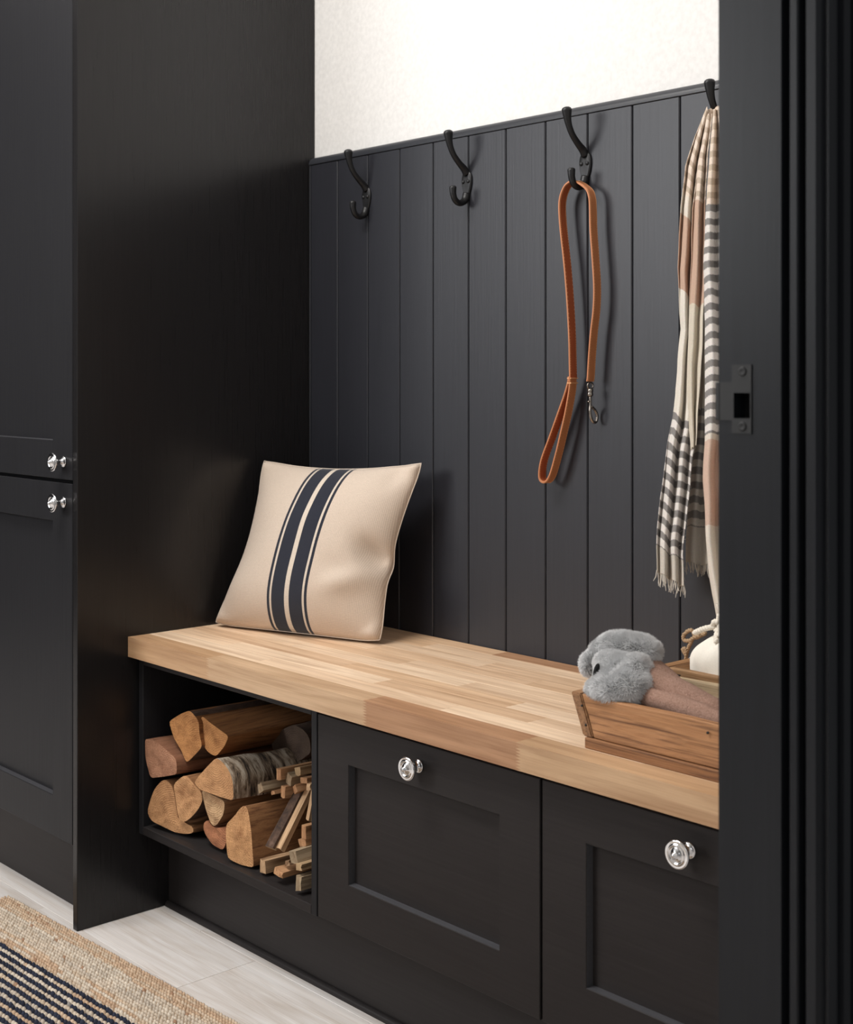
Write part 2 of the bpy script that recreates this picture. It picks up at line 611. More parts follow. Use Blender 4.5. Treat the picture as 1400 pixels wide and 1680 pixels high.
# strike plate with bent lip and two screws
bm = bmesh.new()
px0, px1, pz0, pz1 = XR + 0.0145, XR + 0.0345, 0.912, 0.9715
for d in ((px0, px1, YJ - 0.0012, YJ + 0.0, pz0, SPZ0), (px0, px1, YJ - 0.0012, YJ, SPZ1 - 0.014, pz1), (px0, SPX0 + 0.001, YJ - 0.0012, YJ, SPZ0, SPZ1 - 0.014), (SPX1 - 0.0012, px1, YJ - 0.0012, YJ, SPZ0, SPZ1 - 0.014)):
    add_box(bm, *d)
add_box(bm, XR + 0.002, px0, YJ - 0.0012, YJ, 0.923, 0.9565)
add_box(bm, XR - 0.003, XR + 0.002, YJ - 0.0012, YJ + 0.004, 0.923, 0.9565, 0.0008)
sp = put('strike_plate', bm, M_BLACKMETAL, df)
for z in (0.918, 0.9655):
    bm = bmesh.new()
    add_lathe(bm, [(0, 0.0042), (0.0006, 0.0042), (0.001, 0.0034), (0.0004, 0.0015), (0.0002, 0)], (XR + 0.0255, YJ - 0.0012, z), (0, -1, 0), 16)
    put('screw', bm, M_BLACKMETAL, sp, True)

# ---------------- tongue and groove panelling on the back wall
wp = bpy.data.objects.new('trim_1', None)
COL.objects.link(wp)
wp.location = (0, 0, 0)
ORIGIN['trim_1'] = Vector((0, 0, 0))
wp['kind'] = 'structure'
wp['label'] = 'charcoal tongue and groove wall panelling with a rounded cap'
edges = [0.0035] + [0.0895 + 0.0908 * k for k in range(15)] + [XR]
edges = [e for e in edges if e <= XR - 0.03] + [XR]
for a, b in zip(edges, edges[1:]):
    g = 0.0009
    poly = [(a + g, 0.013), (a + g, 0.0016), (a + g + 0.0016, 0.0), (b - g - 0.0016, 0.0), (b - g, 0.0016), (b - g, 0.013)]
    bm = bmesh.new()
    add_prism_z(bm, poly, 0.44, 1.3795)
    put('board', bm, M_BOARD, wp)
bm = bmesh.new()
add_box(bm, 0, XR, 0.0115, 0.0138, 0.44, 1.384)
put('backing', bm, M_VOID, wp)
# cap: rounded nosing, returned down the left hand edge
pf = [(0.0138, 1.3802), (-0.0012, 1.3802), (-0.0020, 1.3812)] + [(0.0138 - 0.0158 * math.cos(t * math.pi / 16), 1.3815 + 0.0150 * math.sin(t * math.pi / 16)) for t in range(0, 9)]
bm = bmesh.new()
ra = [bm.verts.new((0.0008, y, z)) for y, z in pf]
rb = [bm.verts.new((XR, y, z)) for y, z in pf]
for i in range(len(pf)):
    j = (i + 1) % len(pf)
    bm.faces.new((ra[i], ra[j], rb[j], rb[i]))
bm.faces.new(ra)
bm.faces.new(rb[::-1])
put('cap_rail', bm, M_CAP, wp)
bm = bmesh.new()
add_prism_z(bm, [(0.0004, 0.0138), (0.0004, 0.0015), (0.0010, -0.0008), (0.0024, -0.0012), (0.0034, 0.0004), (0.0034, 0.0138)], 0.5, 1.384)
put('edge_bead', bm, M_BOARD, wp)

# ================================================================== TALL CABINET (left)
tall = thing('tall_cabinet', 'tall charcoal painted cupboard on the left with a full-height end panel and two framed doors', 'cabinet', (-0.25, -0.25, 0))
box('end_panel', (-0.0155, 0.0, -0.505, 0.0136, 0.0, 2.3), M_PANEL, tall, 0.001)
box('carcass', (-0.52, -0.016, -0.482, 0.0136, 0.145, 2.3), M_PAINT_Z, tall, 0.0)
box('plinth', (-0.52, -0.016, -0.452, -0.436, 0.0, 0.147), M_PAINT_X, tall, 0.0)


def rect_ring(bm, o, i, yo, yi):
    """front frame face between outer rectangle o and inner rectangle i (x0,x1,z0,z1)"""
    def c(r, y):
        return [(r[0], y, r[2]), (r[1], y, r[2]), (r[1], y, r[3]), (r[0], y, r[3])]
    A = [bm.verts.new(p) for p in c(o, yo)]
    B = [bm.verts.new(p) for p in c(i, yi)]
    for k in range(4):
        bm.faces.new((A[k], A[(k + 1) % 4], B[(k + 1) % 4], B[k]))


def shaker(parent, name, x0, x1, z0, z1, yf, inner, mat, knob_at=None, depth=0.0115, th=0.0212):
    """framed front: one mesh for the frame, with its recessed panel (and knob) as children"""
    bm = bmesh.new()
    b = 0.0009
    O = (x0, x1, z0, z1)
    Of = (x0 + b, x1 - b, z0 + b, z1 - b)
    I = inner
    If = (I[0] - b, I[1] + b, I[2] - b, I[3] + b)
    Ib = (I[0] + 0.001, I[1] - 0.001, I[2] + 0.001, I[3] - 0.001)
    rect_ring(bm, O, O, yf + th, yf + b)
    rect_ring(bm, O, Of, yf + b, yf)
    rect_ring(bm, Of, If, yf, yf)
    rect_ring(bm, If, I, yf, yf + b)
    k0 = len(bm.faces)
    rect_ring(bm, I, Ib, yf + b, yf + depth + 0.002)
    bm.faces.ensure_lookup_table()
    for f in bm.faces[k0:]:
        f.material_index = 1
    rect_ring(bm, O, Ib, yf + th, yf + th)
    bmesh.ops.remove_doubles(bm, verts=bm.verts, dist=1e-6)
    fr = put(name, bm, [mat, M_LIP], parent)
    box('recessed_panel', (I[0] - 0.004, I[1] + 0.004, yf + depth, yf + depth + 0.006, I[2] - 0.004, I[3] + 0.004), mat, fr, 0)
    if knob_at:
        knob(fr, knob_at[0], yf, knob_at[1])
    return fr


def knob(parent, x, y, z):
    prof = [(0, 0.0), (0, 0.0098), (0.0022, 0.0098), (0.003, 0.0085), (0.0042, 0.0058), (0.009, 0.0045), (0.014, 0.0047), (0.018, 0.0068),
            (0.0196, 0.0125), (0.0204, 0.0158), (0.0216, 0.0166), (0.0232, 0.0166), (0.0242, 0.0158), (0.0245, 0.0147), (0.0240, 0.0135), (0.0243, 0.0122), (0.0252, 0.0112), (0.0252, 0.0101),
            (0.0240, 0.0094), (0.0242, 0.0082), (0.0262, 0.0066), (0.0272, 0.0048), (0.0276, 0.0040), (0.0292, 0.0034), (0.0308, 0.0022), (0.0314, 0.0)]
    bm = bmesh.new()
    add_lathe(bm, prof, (x, y, z), (0, -1, 0), 32)
    k = put('knob', bm, M_CHROME, parent, True)
    k['label'] = 'turned chrome knob'
    return k


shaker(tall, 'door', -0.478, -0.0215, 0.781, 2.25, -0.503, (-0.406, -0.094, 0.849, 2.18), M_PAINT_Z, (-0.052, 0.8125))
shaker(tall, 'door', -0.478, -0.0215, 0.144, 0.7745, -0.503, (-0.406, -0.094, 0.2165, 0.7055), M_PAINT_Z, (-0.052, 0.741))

# ================================================================== BENCH UNITS
YB = -0.386
niche = thing('log_store_unit', 'open-fronted charcoal bench unit at the left holding stacked firewood', 'cabinet', (0.265, -0.2, 0.146))
box('side_panel', (0.004, 0.0185, YB, -0.004, 0.146, 0.4635), M_PAINT_Z, niche)
box('side_panel', (0.509, 0.5225, YB, -0.004, 0.146, 0.4635), M_PAINT_Z, niche)
box('base_panel', (0.0187, 0.5088, YB, -0.004, 0.146, 0.1605), M_PAINT_X, niche)
box('top_panel', (0.0187, 0.5088, YB, -0.004, 0.4485, 0.4635), M_PAINT_X, niche)
box('back_panel', (0.0187, 0.5088, -0.012, -0.004, 0.1607, 0.4483), M_PAINT_X, niche)

for n, (x0, x1, kx, lab) in enumerate(((0.525, 0.9815, 0.753, 'charcoal framed bench cupboard with chrome knob between the log store and the next cupboard'),
                                        (0.9855, 1.4415, 1.2135, 'charcoal framed bench cupboard partly hidden by the door frame, under the wooden trough'))):
    u = thing('bench_cupboard', lab, 'cabinet', ((x0 + x1) / 2, -0.2, 0.146), 'bench cupboards with chrome knobs')
    bm = bmesh.new()
    add_box(bm, x0, x1, YB + 0.0215, -0.004, 0.147, 0.4635)
    put('carcass', bm, M_PAINT_Z, u)
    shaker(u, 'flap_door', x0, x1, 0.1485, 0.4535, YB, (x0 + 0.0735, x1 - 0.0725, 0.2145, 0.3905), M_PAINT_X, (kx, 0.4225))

pk = tag(box('bench_plinth', (0.0005, XR - 0.001, -0.322, -0.306, 0.0, 0.1455), M_PAINT_X, None, 0.0, at=(0.7, -0.311, 0)), 'charcoal kickboard running along under the bench units', 'plinth')
bm = bmesh.new()
R = 0.0085
poly = [(-0.3222, 0.0), (-0.3222 - R, 0.0)] + [(-0.3222 - R * math.cos(t * math.pi / 12), R * 1.1 * math.sin(t * math.pi / 12)) for t in range(1, 6)] + [(-0.3222, R * 1.1)]
ra = [bm.verts.new((0.0008, y, z)) for y, z in poly]
rb = [bm.verts.new((XR - 0.001, y, z)) for y, z in poly]
for i in range(len(poly)):
    j = (i + 1) % len(poly)
    bm.faces.new((ra[i], ra[j], rb[j], rb[i]))
bm.faces.new(ra)
bm.faces.new(rb[::-1])
struct(put('baseboard_front', bm, M_PAINT_X), 'narrow charcoal bead where the kickboard meets the floor')

# ---------------- worktop of glued staves
top = thing('oak_worktop', 'long oiled oak bench top glued up from staves over the cupboards and log store', 'worktop', (0.72, -0.2, 0.464))
ZB0, ZB1 = 0.4637, 0.499
SC = {'a': (0.52, 0.33, 0.19), 'b': (0.80, 0.565, 0.375), 'c': (0.86, 0.645, 0.455), 'd': (0.77, 0.535, 0.345), 'r': (0.46, 0.26, 0.145), 'l': (0.90, 0.70, 0.51), 'e': (0.62, 0.425, 0.265), 'f': (0.57, 0.375, 0.22)}  # stave tones, with brighter top and dimmer front lighting put into them


def stave(x0, x1, y0, y1, col, fl=False, fr=False):
    """one stave; fl / fr cut the comb of a finger joint into its end"""
    bm = bmesh.new()
    if not (fl or fr):
        add_box(bm, x0 + 0.0001, x1 - 0.0001, y0 + 0.0001, y1 - 0.0001, ZB0, ZB1, 0.0003)
    else:
        n = 9
        lv = [ZB0 + (ZB1 - ZB0) * k / (2 * n) for k in range(2 * n + 1)]
        tooth = lambda x, on, k: x + (0.0045 if k % 2 else -0.0045) * on
        g = []
        for k, z in enumerate(lv):
            xl, xr = tooth(x0 + 0.0001, fl, k), tooth(x1 - 0.0001, fr, k)
            g.append([bm.verts.new(p) for p in ((xl, y0, z), (xr, y0, z), (xr, y1 - 0.0001, z), (xl, y1 - 0.0001, z))])
        for r0, r1 in zip(g, g[1:]):
            for k in range(4):
                bm.faces.new((r0[k], r0[(k + 1) % 4], r1[(k + 1) % 4], r1[k]))
        bm.faces.new(g[0][::-1])
        bm.faces.new(g[-1])
    s = put('stave', bm, M_STAVE, top)
    j = random.uniform(0.94, 1.06)
    s.color = (*(c * j for c in SC[col]), 1)


fx = [0.0006, 0.256, 0.660, 0.963, XR - 0.001]
for i, c in enumerate('aerf'):
    stave(fx[i], fx[i + 1], -0.406, -0.364, c, i > 0, i < 3)
ys = [-0.364, -0.323, -0.283, -0.242, -0.202, -0.161, -0.121, -0.080, -0.040, -0.0022]
seqs = [([.33, .77, 1.13], 'lclb'), ([.18, .58, .9, 1.27], 'clbcl'), ([.45, .82, 1.2], 'bdlc'), ([.26, .68, 1.02], 'clcd'), ([.12, .5, .93, 1.3], 'dbclb'),
        ([.37, .74, 1.1], 'cbdl'), ([.2, .6, .97], 'bcbc'), ([.42, .86, 1.22], 'dcbd'), ([.55, 1.05], 'drb')]
for (cs, cc), y0, y1 in zip(seqs, ys, ys[1:]):
    xs = [0.0006] + cs + [XR - 0.001]
    for a, b, c in zip(xs, xs[1:], cc):
        stave(a, b, y0, y1, c)

# ================================================================== RUG
RU = Vector((0.689, 0.027, 0)).normalized()
RV = Vector((RU.y, -RU.x, 0))
RO = Vector((-0.225, -0.524, 0))
rug = thing('jute_rug', 'woven jute rug with navy cord stripes lying on the floor in front of the cabinets', 'rug', RO + RU * 0.7 + RV * 0.4)
bm = bmesh.new()
RUGW, RUGL = 0.72, 1.5
c = [RO + RU * a + RV * b for a, b in ((0.004, 0.004), (RUGL, 0.004), (RUGL, RUGW), (0.004, RUGW))]
vs = [bm.verts.new(p + Vector((0, 0, z))) for z in (0.0004, 0.004) for p in c]
for f in ((0, 1, 2, 3), (4, 5, 6, 7), (0, 1, 5, 4), (1, 2, 6, 5), (2, 3, 7, 6), (3, 0, 4, 7)):
    bm.faces.new([vs[i] for i in f])
rb_ = put('backing', bm, M_TWINE, rug)


def cord_mesh(v, pitch, width, height, colfn, tilt=0.35):
    """one row of the weave: a line of slanting stitches, each a little faceted lump"""
    V, F, C = [], [], []
    n = int(RUGL / pitch)
    for i in range(n):
        u = (i + 0.5) * pitch + random.uniform(-0.15, 0.15) * pitch
        s = random.uniform(0.85, 1.15)
        hw, hl, hh = width * 0.56 * s, pitch * 0.62 * s, height * random.uniform(0.85, 1.15)
        o = RO + RU * u + RV * (v + random.uniform(-0.06, 0.06) * width)
        b0 = len(V)
        col = colfn(u)
        for ring, (k, z) in enumerate(((1.0, 0.003), (0.85, 0.003 + hh * 0.6), (0.4, 0.003 + hh))):
            for q in range(6):
                a = q * math.pi / 3
                du = math.cos(a) * hl * k
                dv = math.sin(a) * hw * k
                V.append(o + RU * (du + dv * tilt) + RV * dv + Vector((0, 0, z)))
                C.append(col)
        for r in range(2):
            for q in range(6):
                F.append((b0 + r * 6 + q, b0 + r * 6 + (q + 1) % 6, b0 + (r + 1) * 6 + (q + 1) % 6, b0 + (r + 1) * 6 + q))
        F.append(tuple(b0 + 12 + q for q in range(6)))
    return V, F, C


def cloth_from(name, V, F, C, mat, parent, smooth=True):
    org = origin_of(parent)
    me = bpy.data.meshes.new(name)
    me.from_pydata([tuple(v - org) for v in V], [], F)
    me.materials.append(mat)
    at = me.color_attributes.new('weave_colour', 'FLOAT_COLOR', 'POINT')
    at.data.foreach_set('color', [x for c in C for x in (*c, 1.0)])
    for p in me.polygons:
        p.use_smooth = smooth
    o = bpy.data.objects.new(name, me)
    COL.objects.link(o)
    o.parent = parent
    ORIGIN[o.name] = org
    return o


CREAM = [(0.66, 0.56, 0.45), (0.70, 0.61, 0.50), (0.62, 0.52, 0.41), (0.58, 0.50, 0.41)]
TANJ = [(0.62, 0.45, 0.31), (0.64, 0.48, 0.34), (0.57, 0.40, 0.27), (0.64, 0.51, 0.38)]


def picker(pal, odd=0.012, oddcol=(0.40, 0.24, 0.15)):
    st = {'c': random.choice(pal)}
    def f(u):
        if random.random() < 0.18:
            st['c'] = random.choice(pal)
        if random.random() < odd:
            return oddcol
        j = random.uniform(0.86, 1.08)
        return tuple(x * j for x in st['c'])
    return f


def navyfn(u):
    if random.random() < 0.004:
        return (0.3, 0.28, 0.26)
    j = random.uniform(0.75, 1.3)
    return (0.016 * j, 0.021 * j, 0.042 * j)


v = 0.0
while v < 0.03:                                     # close-stitched binding along the edge
    o = cloth_from('edge_stitching', *cord_mesh(v + 0.003, 0.0075, 0.006, 0.004, picker(TANJ, 0.01), 0.7), M_JUTE, rug)
    v += 0.006
k = 0
while v < 0.112:
    pal = CREAM if 0.035 < v < 0.078 else CREAM[:2] + TANJ
    cloth_from('jute_cord', *cord_mesh(v + 0.0033, 0.0082, 0.0066, 0.0050, picker(pal), 0.6), M_JUTE, rug)
    v += 0.0066
v = 0.1185
k = 0
while v < RUGW - 0.05:
    if v < 0.305 or 0.42 < v < 0.56:
        o = cloth_from('navy_cord', *cord_mesh(v, 0.0098, 0.0078, 0.0072, navyfn, 0.35), M_JUTE, rug)
        o['label'] = 'navy cord'
        cloth_from('jute_cord', *cord_mesh(v + 0.0081, 0.0095, 0.0086, 0.0062, picker(CREAM if k % 3 else CREAM[:2] + TANJ), 0.4), M_JUTE, rug)
        v += 0.0161
        k += 1
    else:
        cloth_from('jute_cord', *cord_mesh(v + 0.0042, 0.0105, 0.0085, 0.006, picker(CREAM + TANJ), 0.5), M_JUTE, rug)
        v += 0.0084
while v < RUGW:
    cloth_from('edge_stitching', *cord_mesh(v, 0.0075, 0.006, 0.004, picker(TANJ, 0.01), 0.7), M_JUTE, rug)
    v += 0.006

# ================================================================== CUSHION
BLc, BRc = Vector((0.016, -0.236, 0.503)), Vector((0.364, -0.122, 0.503))
TLc, TRc = Vector((0.020, -0.126, 0.806)), Vector((0.389, -0.045, 0.815))


def cushion():
    n = 56
    root = thing('cushion', 'plump cream woven cushion with navy stripes leaning in the bench corner', 'cushion', (0.2, -0.15, 0.5))
    nrm = (BRc - BLc).cross(TLc - BLc).normalized()
    if nrm.y > 0:
        nrm = -nrm
    V, F, U = [], [], []
    idx = {}
    for side in (1, -1):
        for j in range(n + 1):
            for i in range(n + 1):
                s, t = i / n * 2 - 1, j / n * 2 - 1
                edge = i in (0, n) or j in (0, n)
                if side == -1 and edge:
                    idx[side, i, j] = idx[1, i, j]
                    continue
                # sides pull in between the corners
                ss = s * (1 - (0.135 if s < 0 else 0.105) * (1 - t * t) ** 1.2)
                tt = t * (1 - (0.112 if t > 0 else 0.006) * (1 - s * s) ** 0.8)
                a, b = (ss + 1) / 2, (tt + 1) / 2
                p = BLc * (1 - a) * (1 - b) + BRc * a * (1 - b) + TLc * (1 - a) * b + TRc * a * b
                e = max(0.0, (1 - abs(s) ** 2.6)) ** 0.70 * max(0.0, (1 - abs(t) ** 2.6)) ** 0.70
                h = 0.066 * e * (1 - 0.12 * t)
                if side == 1:
                    # creases at the right hand lower side and the corners
                    h -= 0.024 * math.exp(-(((s - 0.86) / 0.17) ** 2 + ((t + 0.12 + 0.5 * (s - 0.9)) / 0.15) ** 2))
                    h += 0.012 * math.exp(-(((s - 0.66) / 0.24) ** 2 + ((t + 0.40 - 0.3 * (s - 0.7)) / 0.13) ** 2))
                    h -= 0.004 * math.exp(-(((s - 0.6) / 0.25) ** 2 + ((t + 0.28 + 0.3 * (s - 0.5)) / 0.12) ** 2))
                    h += 0.004 * math.exp(-(((s + 0.80) / 0.2) ** 2 + ((t + 0.55) / 0.2) ** 2))
                    h -= 0.003 * math.exp(-(((s + 0.75) / 0.25) ** 2 + ((t + 0.1) / 0.3) ** 2))
                    h -= 0.006 * math.exp(-(((s - 0.78) / 0.10) ** 2 + ((t - 0.86) / 0.16) ** 2))
                    h += 0.003 * noise.noise(Vector((s * 2.2, t * 2.2, 3.0))) * e
                else:
                    h *= 0.8
                    h += 0.002 * noise.noise(Vector((s * 2, t * 2, 9))) * e
                # corners stay soft and round, not needle sharp
                cr = max(0, abs(s) + abs(t) - 1.72) / 0.28
                if cr > 0:
                    p = p + (BLc + BRc + TLc + TRc) * 0.25 * 0.028 * cr * cr - p * 0.028 * cr * cr
                if not edge:
                    h = max(h, 0.0)
                    if cr > 0:
                        h += 0.015 * min(1, cr) * min(1, (1 - max(abs(s), abs(t))) * 14)
                idx[side, i, j] = len(V)
                V.append(p + nrm * (h * side))
                U.append((a, b))
    for side in (1, -1):
        for j in range(n):
            for i in range(n):
                q = [idx[side, i, j], idx[side, i + 1, j], idx[side, i + 1, j + 1], idx[side, i, j + 1]]
                F.append(q if side == 1 else q[::-1])
    org = origin_of(root)
    me = bpy.data.meshes.new('cover')
    me.from_pydata([tuple(v - org) for v in V], [], F)
    uv = me.uv_layers.new(name='UVMap')
    for lp in me.loops:
        uv.data[lp.index].uv = U[lp.vertex_index]
    me.materials.append(M_CUSHION)
    for p in me.polygons:
        p.use_smooth = True
    o = bpy.data.objects.new('cover', me)
    COL.objects.link(o)
    o.parent = root
    ORIGIN[o.name] = org
    # stitched seam round the edge
    bm = bmesh.new()
    loop = [idx[1, i, 0] for i in range(n)] + [idx[1, n, j] for j in range(n)] + [idx[1, n - i, n] for i in range(n)] + [idx[1, 0, n - j] for j in range(n)]
    pts = [V[k] + nrm * 0.0008 for k in loop]
    rings = add_tube(bm, pts, 0.0008, 6, cap=False)
    for k in range(6):
        bm.faces.new((rings[-1][k], rings[-1][(k + 1) % 6], rings[0][(k + 1) % 6], rings[0][k]))
    put('seam', bm, plain('cushion_seam', (0.70, 0.60, 0.50), 0.9), root, True)


cushion()

# ================================================================== COAT HOOKS


def coat_hook(x, label):
    r = thing('coat_hook', label, 'hook', (x, 0, 1.296), 'black coat hooks along the panelling')
    # egg-shaped plate
    bm = bmesh.new()
    out = []
    for k in range(28):
        a = 2 * math.pi * k / 28
        z = math.sin(a)
        wdt = 0.0150 * (0.78 + 0.26 * z)
        out.append((math.cos(a) * wdt, z * 0.0245))
    A = [bm.verts.new((x + p, -0.0002, 1.2955 + q)) for p, q in out]
    B = [bm.verts.new((x + p, -0.0028, 1.2955 + q)) for p, q in out]
    C2 = [bm.verts.new((x + p * 0.84, -0.0045, 1.2955 + q * 0.9)) for p, q in out]
    for P, Q in ((A, B), (B, C2)):
        for k in range(28):
            bm.faces.new((P[k], P[(k + 1) % 28], Q[(k + 1) % 28], Q[k]))
    bm.faces.new(C2)
    bm.faces.new(A[::-1])
    o = put('plate', bm, M_IRON, r)
    smooth_by_angle(o, 0.7)
    # long upper prong
    pts = cat_rom([(x, -0.002, 1.3145), (x, -0.009, 1.3225), (x, -0.020, 1.331), (x, -0.0325, 1.343), (x, -0.0405, 1.356), (x, -0.0445, 1.368), (x, -0.046, 1.379)], 5)
    rad = lerp_list([0.0070, 0.0062, 0.0053, 0.0049, 0.0051, 0.0062, 0.0080], len(pts))
    d = (pts[-1] - pts[-2]).normalized()
    for q, rr in ((0.002, 0.0083), (0.0045, 0.0070), (0.0062, 0.0042), (0.0068, 0.001)):
        pts.append(Vector((x, -0.046, 1.379)) + d * q)
    rad += [0.0083, 0.0070, 0.0042, 0.001]
    bm = bmesh.new()
    add_tube(bm, pts, rad, 14)
    put('upper_prong', bm, M_IRON, r, True)
    # short lower prong
    pts = cat_rom([(x, -0.002, 1.2795), (x, -0.006, 1.2695), (x, -0.0135, 1.2635), (x, -0.0225, 1.2625), (x, -0.0305, 1.2675), (x, -0.0345, 1.2765), (x, -0.0352, 1.2855)], 5)
    rad = lerp_list([0.0072, 0.0066, 0.0058, 0.0054, 0.0054, 0.0056, 0.0062], len(pts))
    e = pts[-1]
    for q, rr in ((0.002, 0.0064), (0.004, 0.0054), (0.0053, 0.0034), (0.0058, 0.0008)):
        pts.append(e + Vector((0, -0.05, 1)).normalized() * q)
        rad.append(rr)
    bm = bmesh.new()
    add_tube(bm, pts, rad, 14)
    put('lower_prong', bm, M_IRON, r, True)
    for sx in (-1, 1):
        bm = bmesh.new()
        add_lathe(bm, [(0, 0.0034), (0.0012, 0.0032), (0.0022, 0.0022), (0.0026, 0.0)], (x + sx * 0.0062, -0.0044, 1.3005), (0, -1, 0), 12)
        put('screw', bm, M_IRON, r, True)
    return r


for x, lab in ((0.179, 'empty black double coat hook nearest the tall cabinet'), (0.451, 'empty black double coat hook between the left-hand hook and the leash'),
               (0.7225, 'black double coat hook that the tan leather leash hangs on'), (0.994, 'black double coat hook that the striped scarf hangs on')):
    coat_hook(x, lab)

# ================================================================== DOG LEASH


def strap_ribbon(bm, pts, wdir, w, th, mat_in=0, mat_out=0):
    """flat strap: rectangular section swept along pts; side A faces +normal"""
    rings = []
    for i, p in enumerate(pts):
        t = (pts[min(i + 1, len(pts) - 1)] - pts[max(i - 1, 0)]).normalized()
        wd = wdir(i) if callable(wdir) else wdir
        a = (wd - t * wd.dot(t)).normalized()
        n = t.cross(a)
        sec = [(-.5, -.35), (-.47, -.5), (.47, -.5), (.5, -.35), (.5, .35), (.47, .5), (-.47, .5), (-.5, .35)]
        rings.append([bm.verts.new(p + a * (u * w) + n * (q * th)) for u, q in sec])
    for r0, r1 in zip(rings, rings[1:]):
        for k in range(8):
            f = bm.faces.new((r0[k], r0[(k + 1) % 8], r1[(k + 1) % 8], r1[k]))
            f.material_index = mat_in if k == 1 else mat_out
    bm.faces.new(rings[0][::-1])
    bm.faces.new(rings[-1])
    return rings


leash = thing('dog_leash', 'tan leather dog leash with stitched handle loop and metal clip hanging from third hook', 'leash', (0.7225, -0.03, 1.262))
z6 = lambda x, y: (860 + x / 2.545, 160 + y / 2.545)
LY = -0.0215


def lp(x, y, yy=LY):
    return PY(*z6(x, y), yy)


WY = Vector((0, 1, 0))
left = [lp(205, 1172), lp(203, 1080), lp(201, 1000), lp(193, 850), lp(181, 700), lp(168, 580), lp(161, 500), lp(160, 440), lp(170, 395), lp(190, 362)]
peg = Vector((0.7225, LY, 1.2705))
right = [lp(268, 380), lp(284, 415), lp(288, 470), lp(290, 550), lp(297, 650), lp(305, 780), lp(303, 880), lp(292, 980), lp(284, 1080), lp(279, 1165), lp(276, 1185)]
path = cat_rom(left + [peg] + right, 9)
bm = bmesh.new()
strap_ribbon(bm, path, WY, 0.0165, 0.0030, 1, 0)
st = put('strap', bm, [M_LEATHER, M_LEATHER_IN], leash)
# handle loop, folded back on itself
hp = [lp(203, 1165, LY - 0.001), lp(202, 1215), lp(186, 1310), lp(166, 1400), lp(142, 1500), lp(118, 1580), lp(95, 1606), lp(76, 1585), lp(84, 1515), lp(118, 1420), lp(150, 1330), lp(180, 1245), lp(196, 1190), lp(199, 1165)]
hpath = cat_rom(hp, 8)
bm = bmesh.new()
strap_ribbon(bm, hpath, WY, 0.0165, 0.0030, 1, 0)
hl = put('handle_loop', bm, [M_LEATHER, M_LEATHER_IN], leash)
# stitching along both edges of the outer face
bm = bmesh.new()
for pts in (path, hpath):
    acc = 0.0
    for i in range(2, len(pts) - 2):
        t = (pts[i + 1] - pts[i - 1]).normalized()
        seg = (pts[i + 1] - pts[i])
        nrm = t.cross(WY).normalized()
        m = max(1, int(seg.length / 0.0036))
        for q in range(m):
            c = pts[i] + seg * (q / m)
            for e in (-0.0066, 0.0066):
                for sd in (-1, 1):
                    b0 = c + WY * e + nrm * (0.00155 * sd)
                    vs = [bm.verts.new(b0 + t * a + WY * b_ + nrm * (h * sd)) for a, b_, h in ((-.0011, -.0003, 0), (.0011, -.0003, 0), (.0011, .0003, 0), (-.0011, .0003, 0), (0, 0, .0004))]
                    for f in ((0, 1, 4), (1, 2, 4), (2, 3, 4), (3, 0, 4)):
                        bm.faces.new([vs[k] for k in f])
sti = put('stitching', bm, M_THREAD, leash)
sti['kind'] = 'stuff'
for zz in (1172, 1192):
    bm = bmesh.new()
    c0 = lp(203, zz)
    add_box(bm, c0.x - 0.0042, c0.x + 0.0042, LY - 0.0086, LY + 0.0086, c0.z - 0.0007, c0.z + 0.0007)
    put('cross_stitch', bm, M_THREAD, leash)
# metal swivel clip
cx = lp(277, 1195)
bm = bmesh.new()
ringp = [cx + Vector((0.0, 0.0065 * math.cos(a), 0.0052 * math.sin(a) - 0.003)) for a in [2 * math.pi * k / 18 for k in range(18)]]
rr = add_tube(bm, ringp, 0.0013, 8, cap=False)
for k in range(8):
    bm.faces.new((rr[-1][k], rr[-1][(k + 1) % 8], rr[0][(k + 1) % 8], rr[0][k]))
add_lathe(bm, [(0, 0.0), (0, 0.0046), (0.004, 0.0046), (0.0055, 0.0036), (0.007, 0.0046), (0.0105, 0.0046), (0.012, 0.003), (0.012, 0)], cx + Vector((0, 0, -0.008)), (0, 0, -1), 18)
clip = put('swivel_clip', bm, M_PEWTER, leash, True)
bm = bmesh.new()
b0 = cx + Vector((0, 0, -0.019))
add_tube(bm, cat_rom([b0, b0 + Vector((0, 0, -0.016)), b0 + Vector((0.0002, -0.001, -0.024)), b0 + Vector((0.0006, 0.001, -0.034)), b0 + Vector((0.001, 0.006, -0.041)), b0 + Vector((0.001, 0.0125, -0.041)), b0 + Vector((0.001, 0.0155, -0.033)), b0 + Vector((0.0008, 0.012, -0.024)), b0 + Vector((0.0005, 0.006, -0.019)), b0 + Vector((0, 0.002, -0.0165))], 5), 0.0023, 10)
put('snap_hook', bm, M_PEWTER, clip, True)
bm = bmesh.new()
add_tube(bm, [b0 + Vector((0, -0.001, -0.008)), b0 + Vector((0, -0.0052, -0.0095))], 0.0013, 8)
put('thumb_stud', bm, M_PEWTER, clip, True)

# ================================================================== SCARF
scarf = thing('scarf', 'gauzy cream scarf with tan blocks, grey stripes and fringed ends hanging on the right-hand hook', 'scarf', (0.994, -0.05, 1.33))


def interp(tab, y):
    for (x0, y0), (x1, y1) in zip(tab, tab[1:]):
        if y <= y1:
            f = (y - y0) / (y1 - y0)
            f = max(0, min(1, f))
            return x0 + (x1 - x0) * f
    return tab[-1][0]


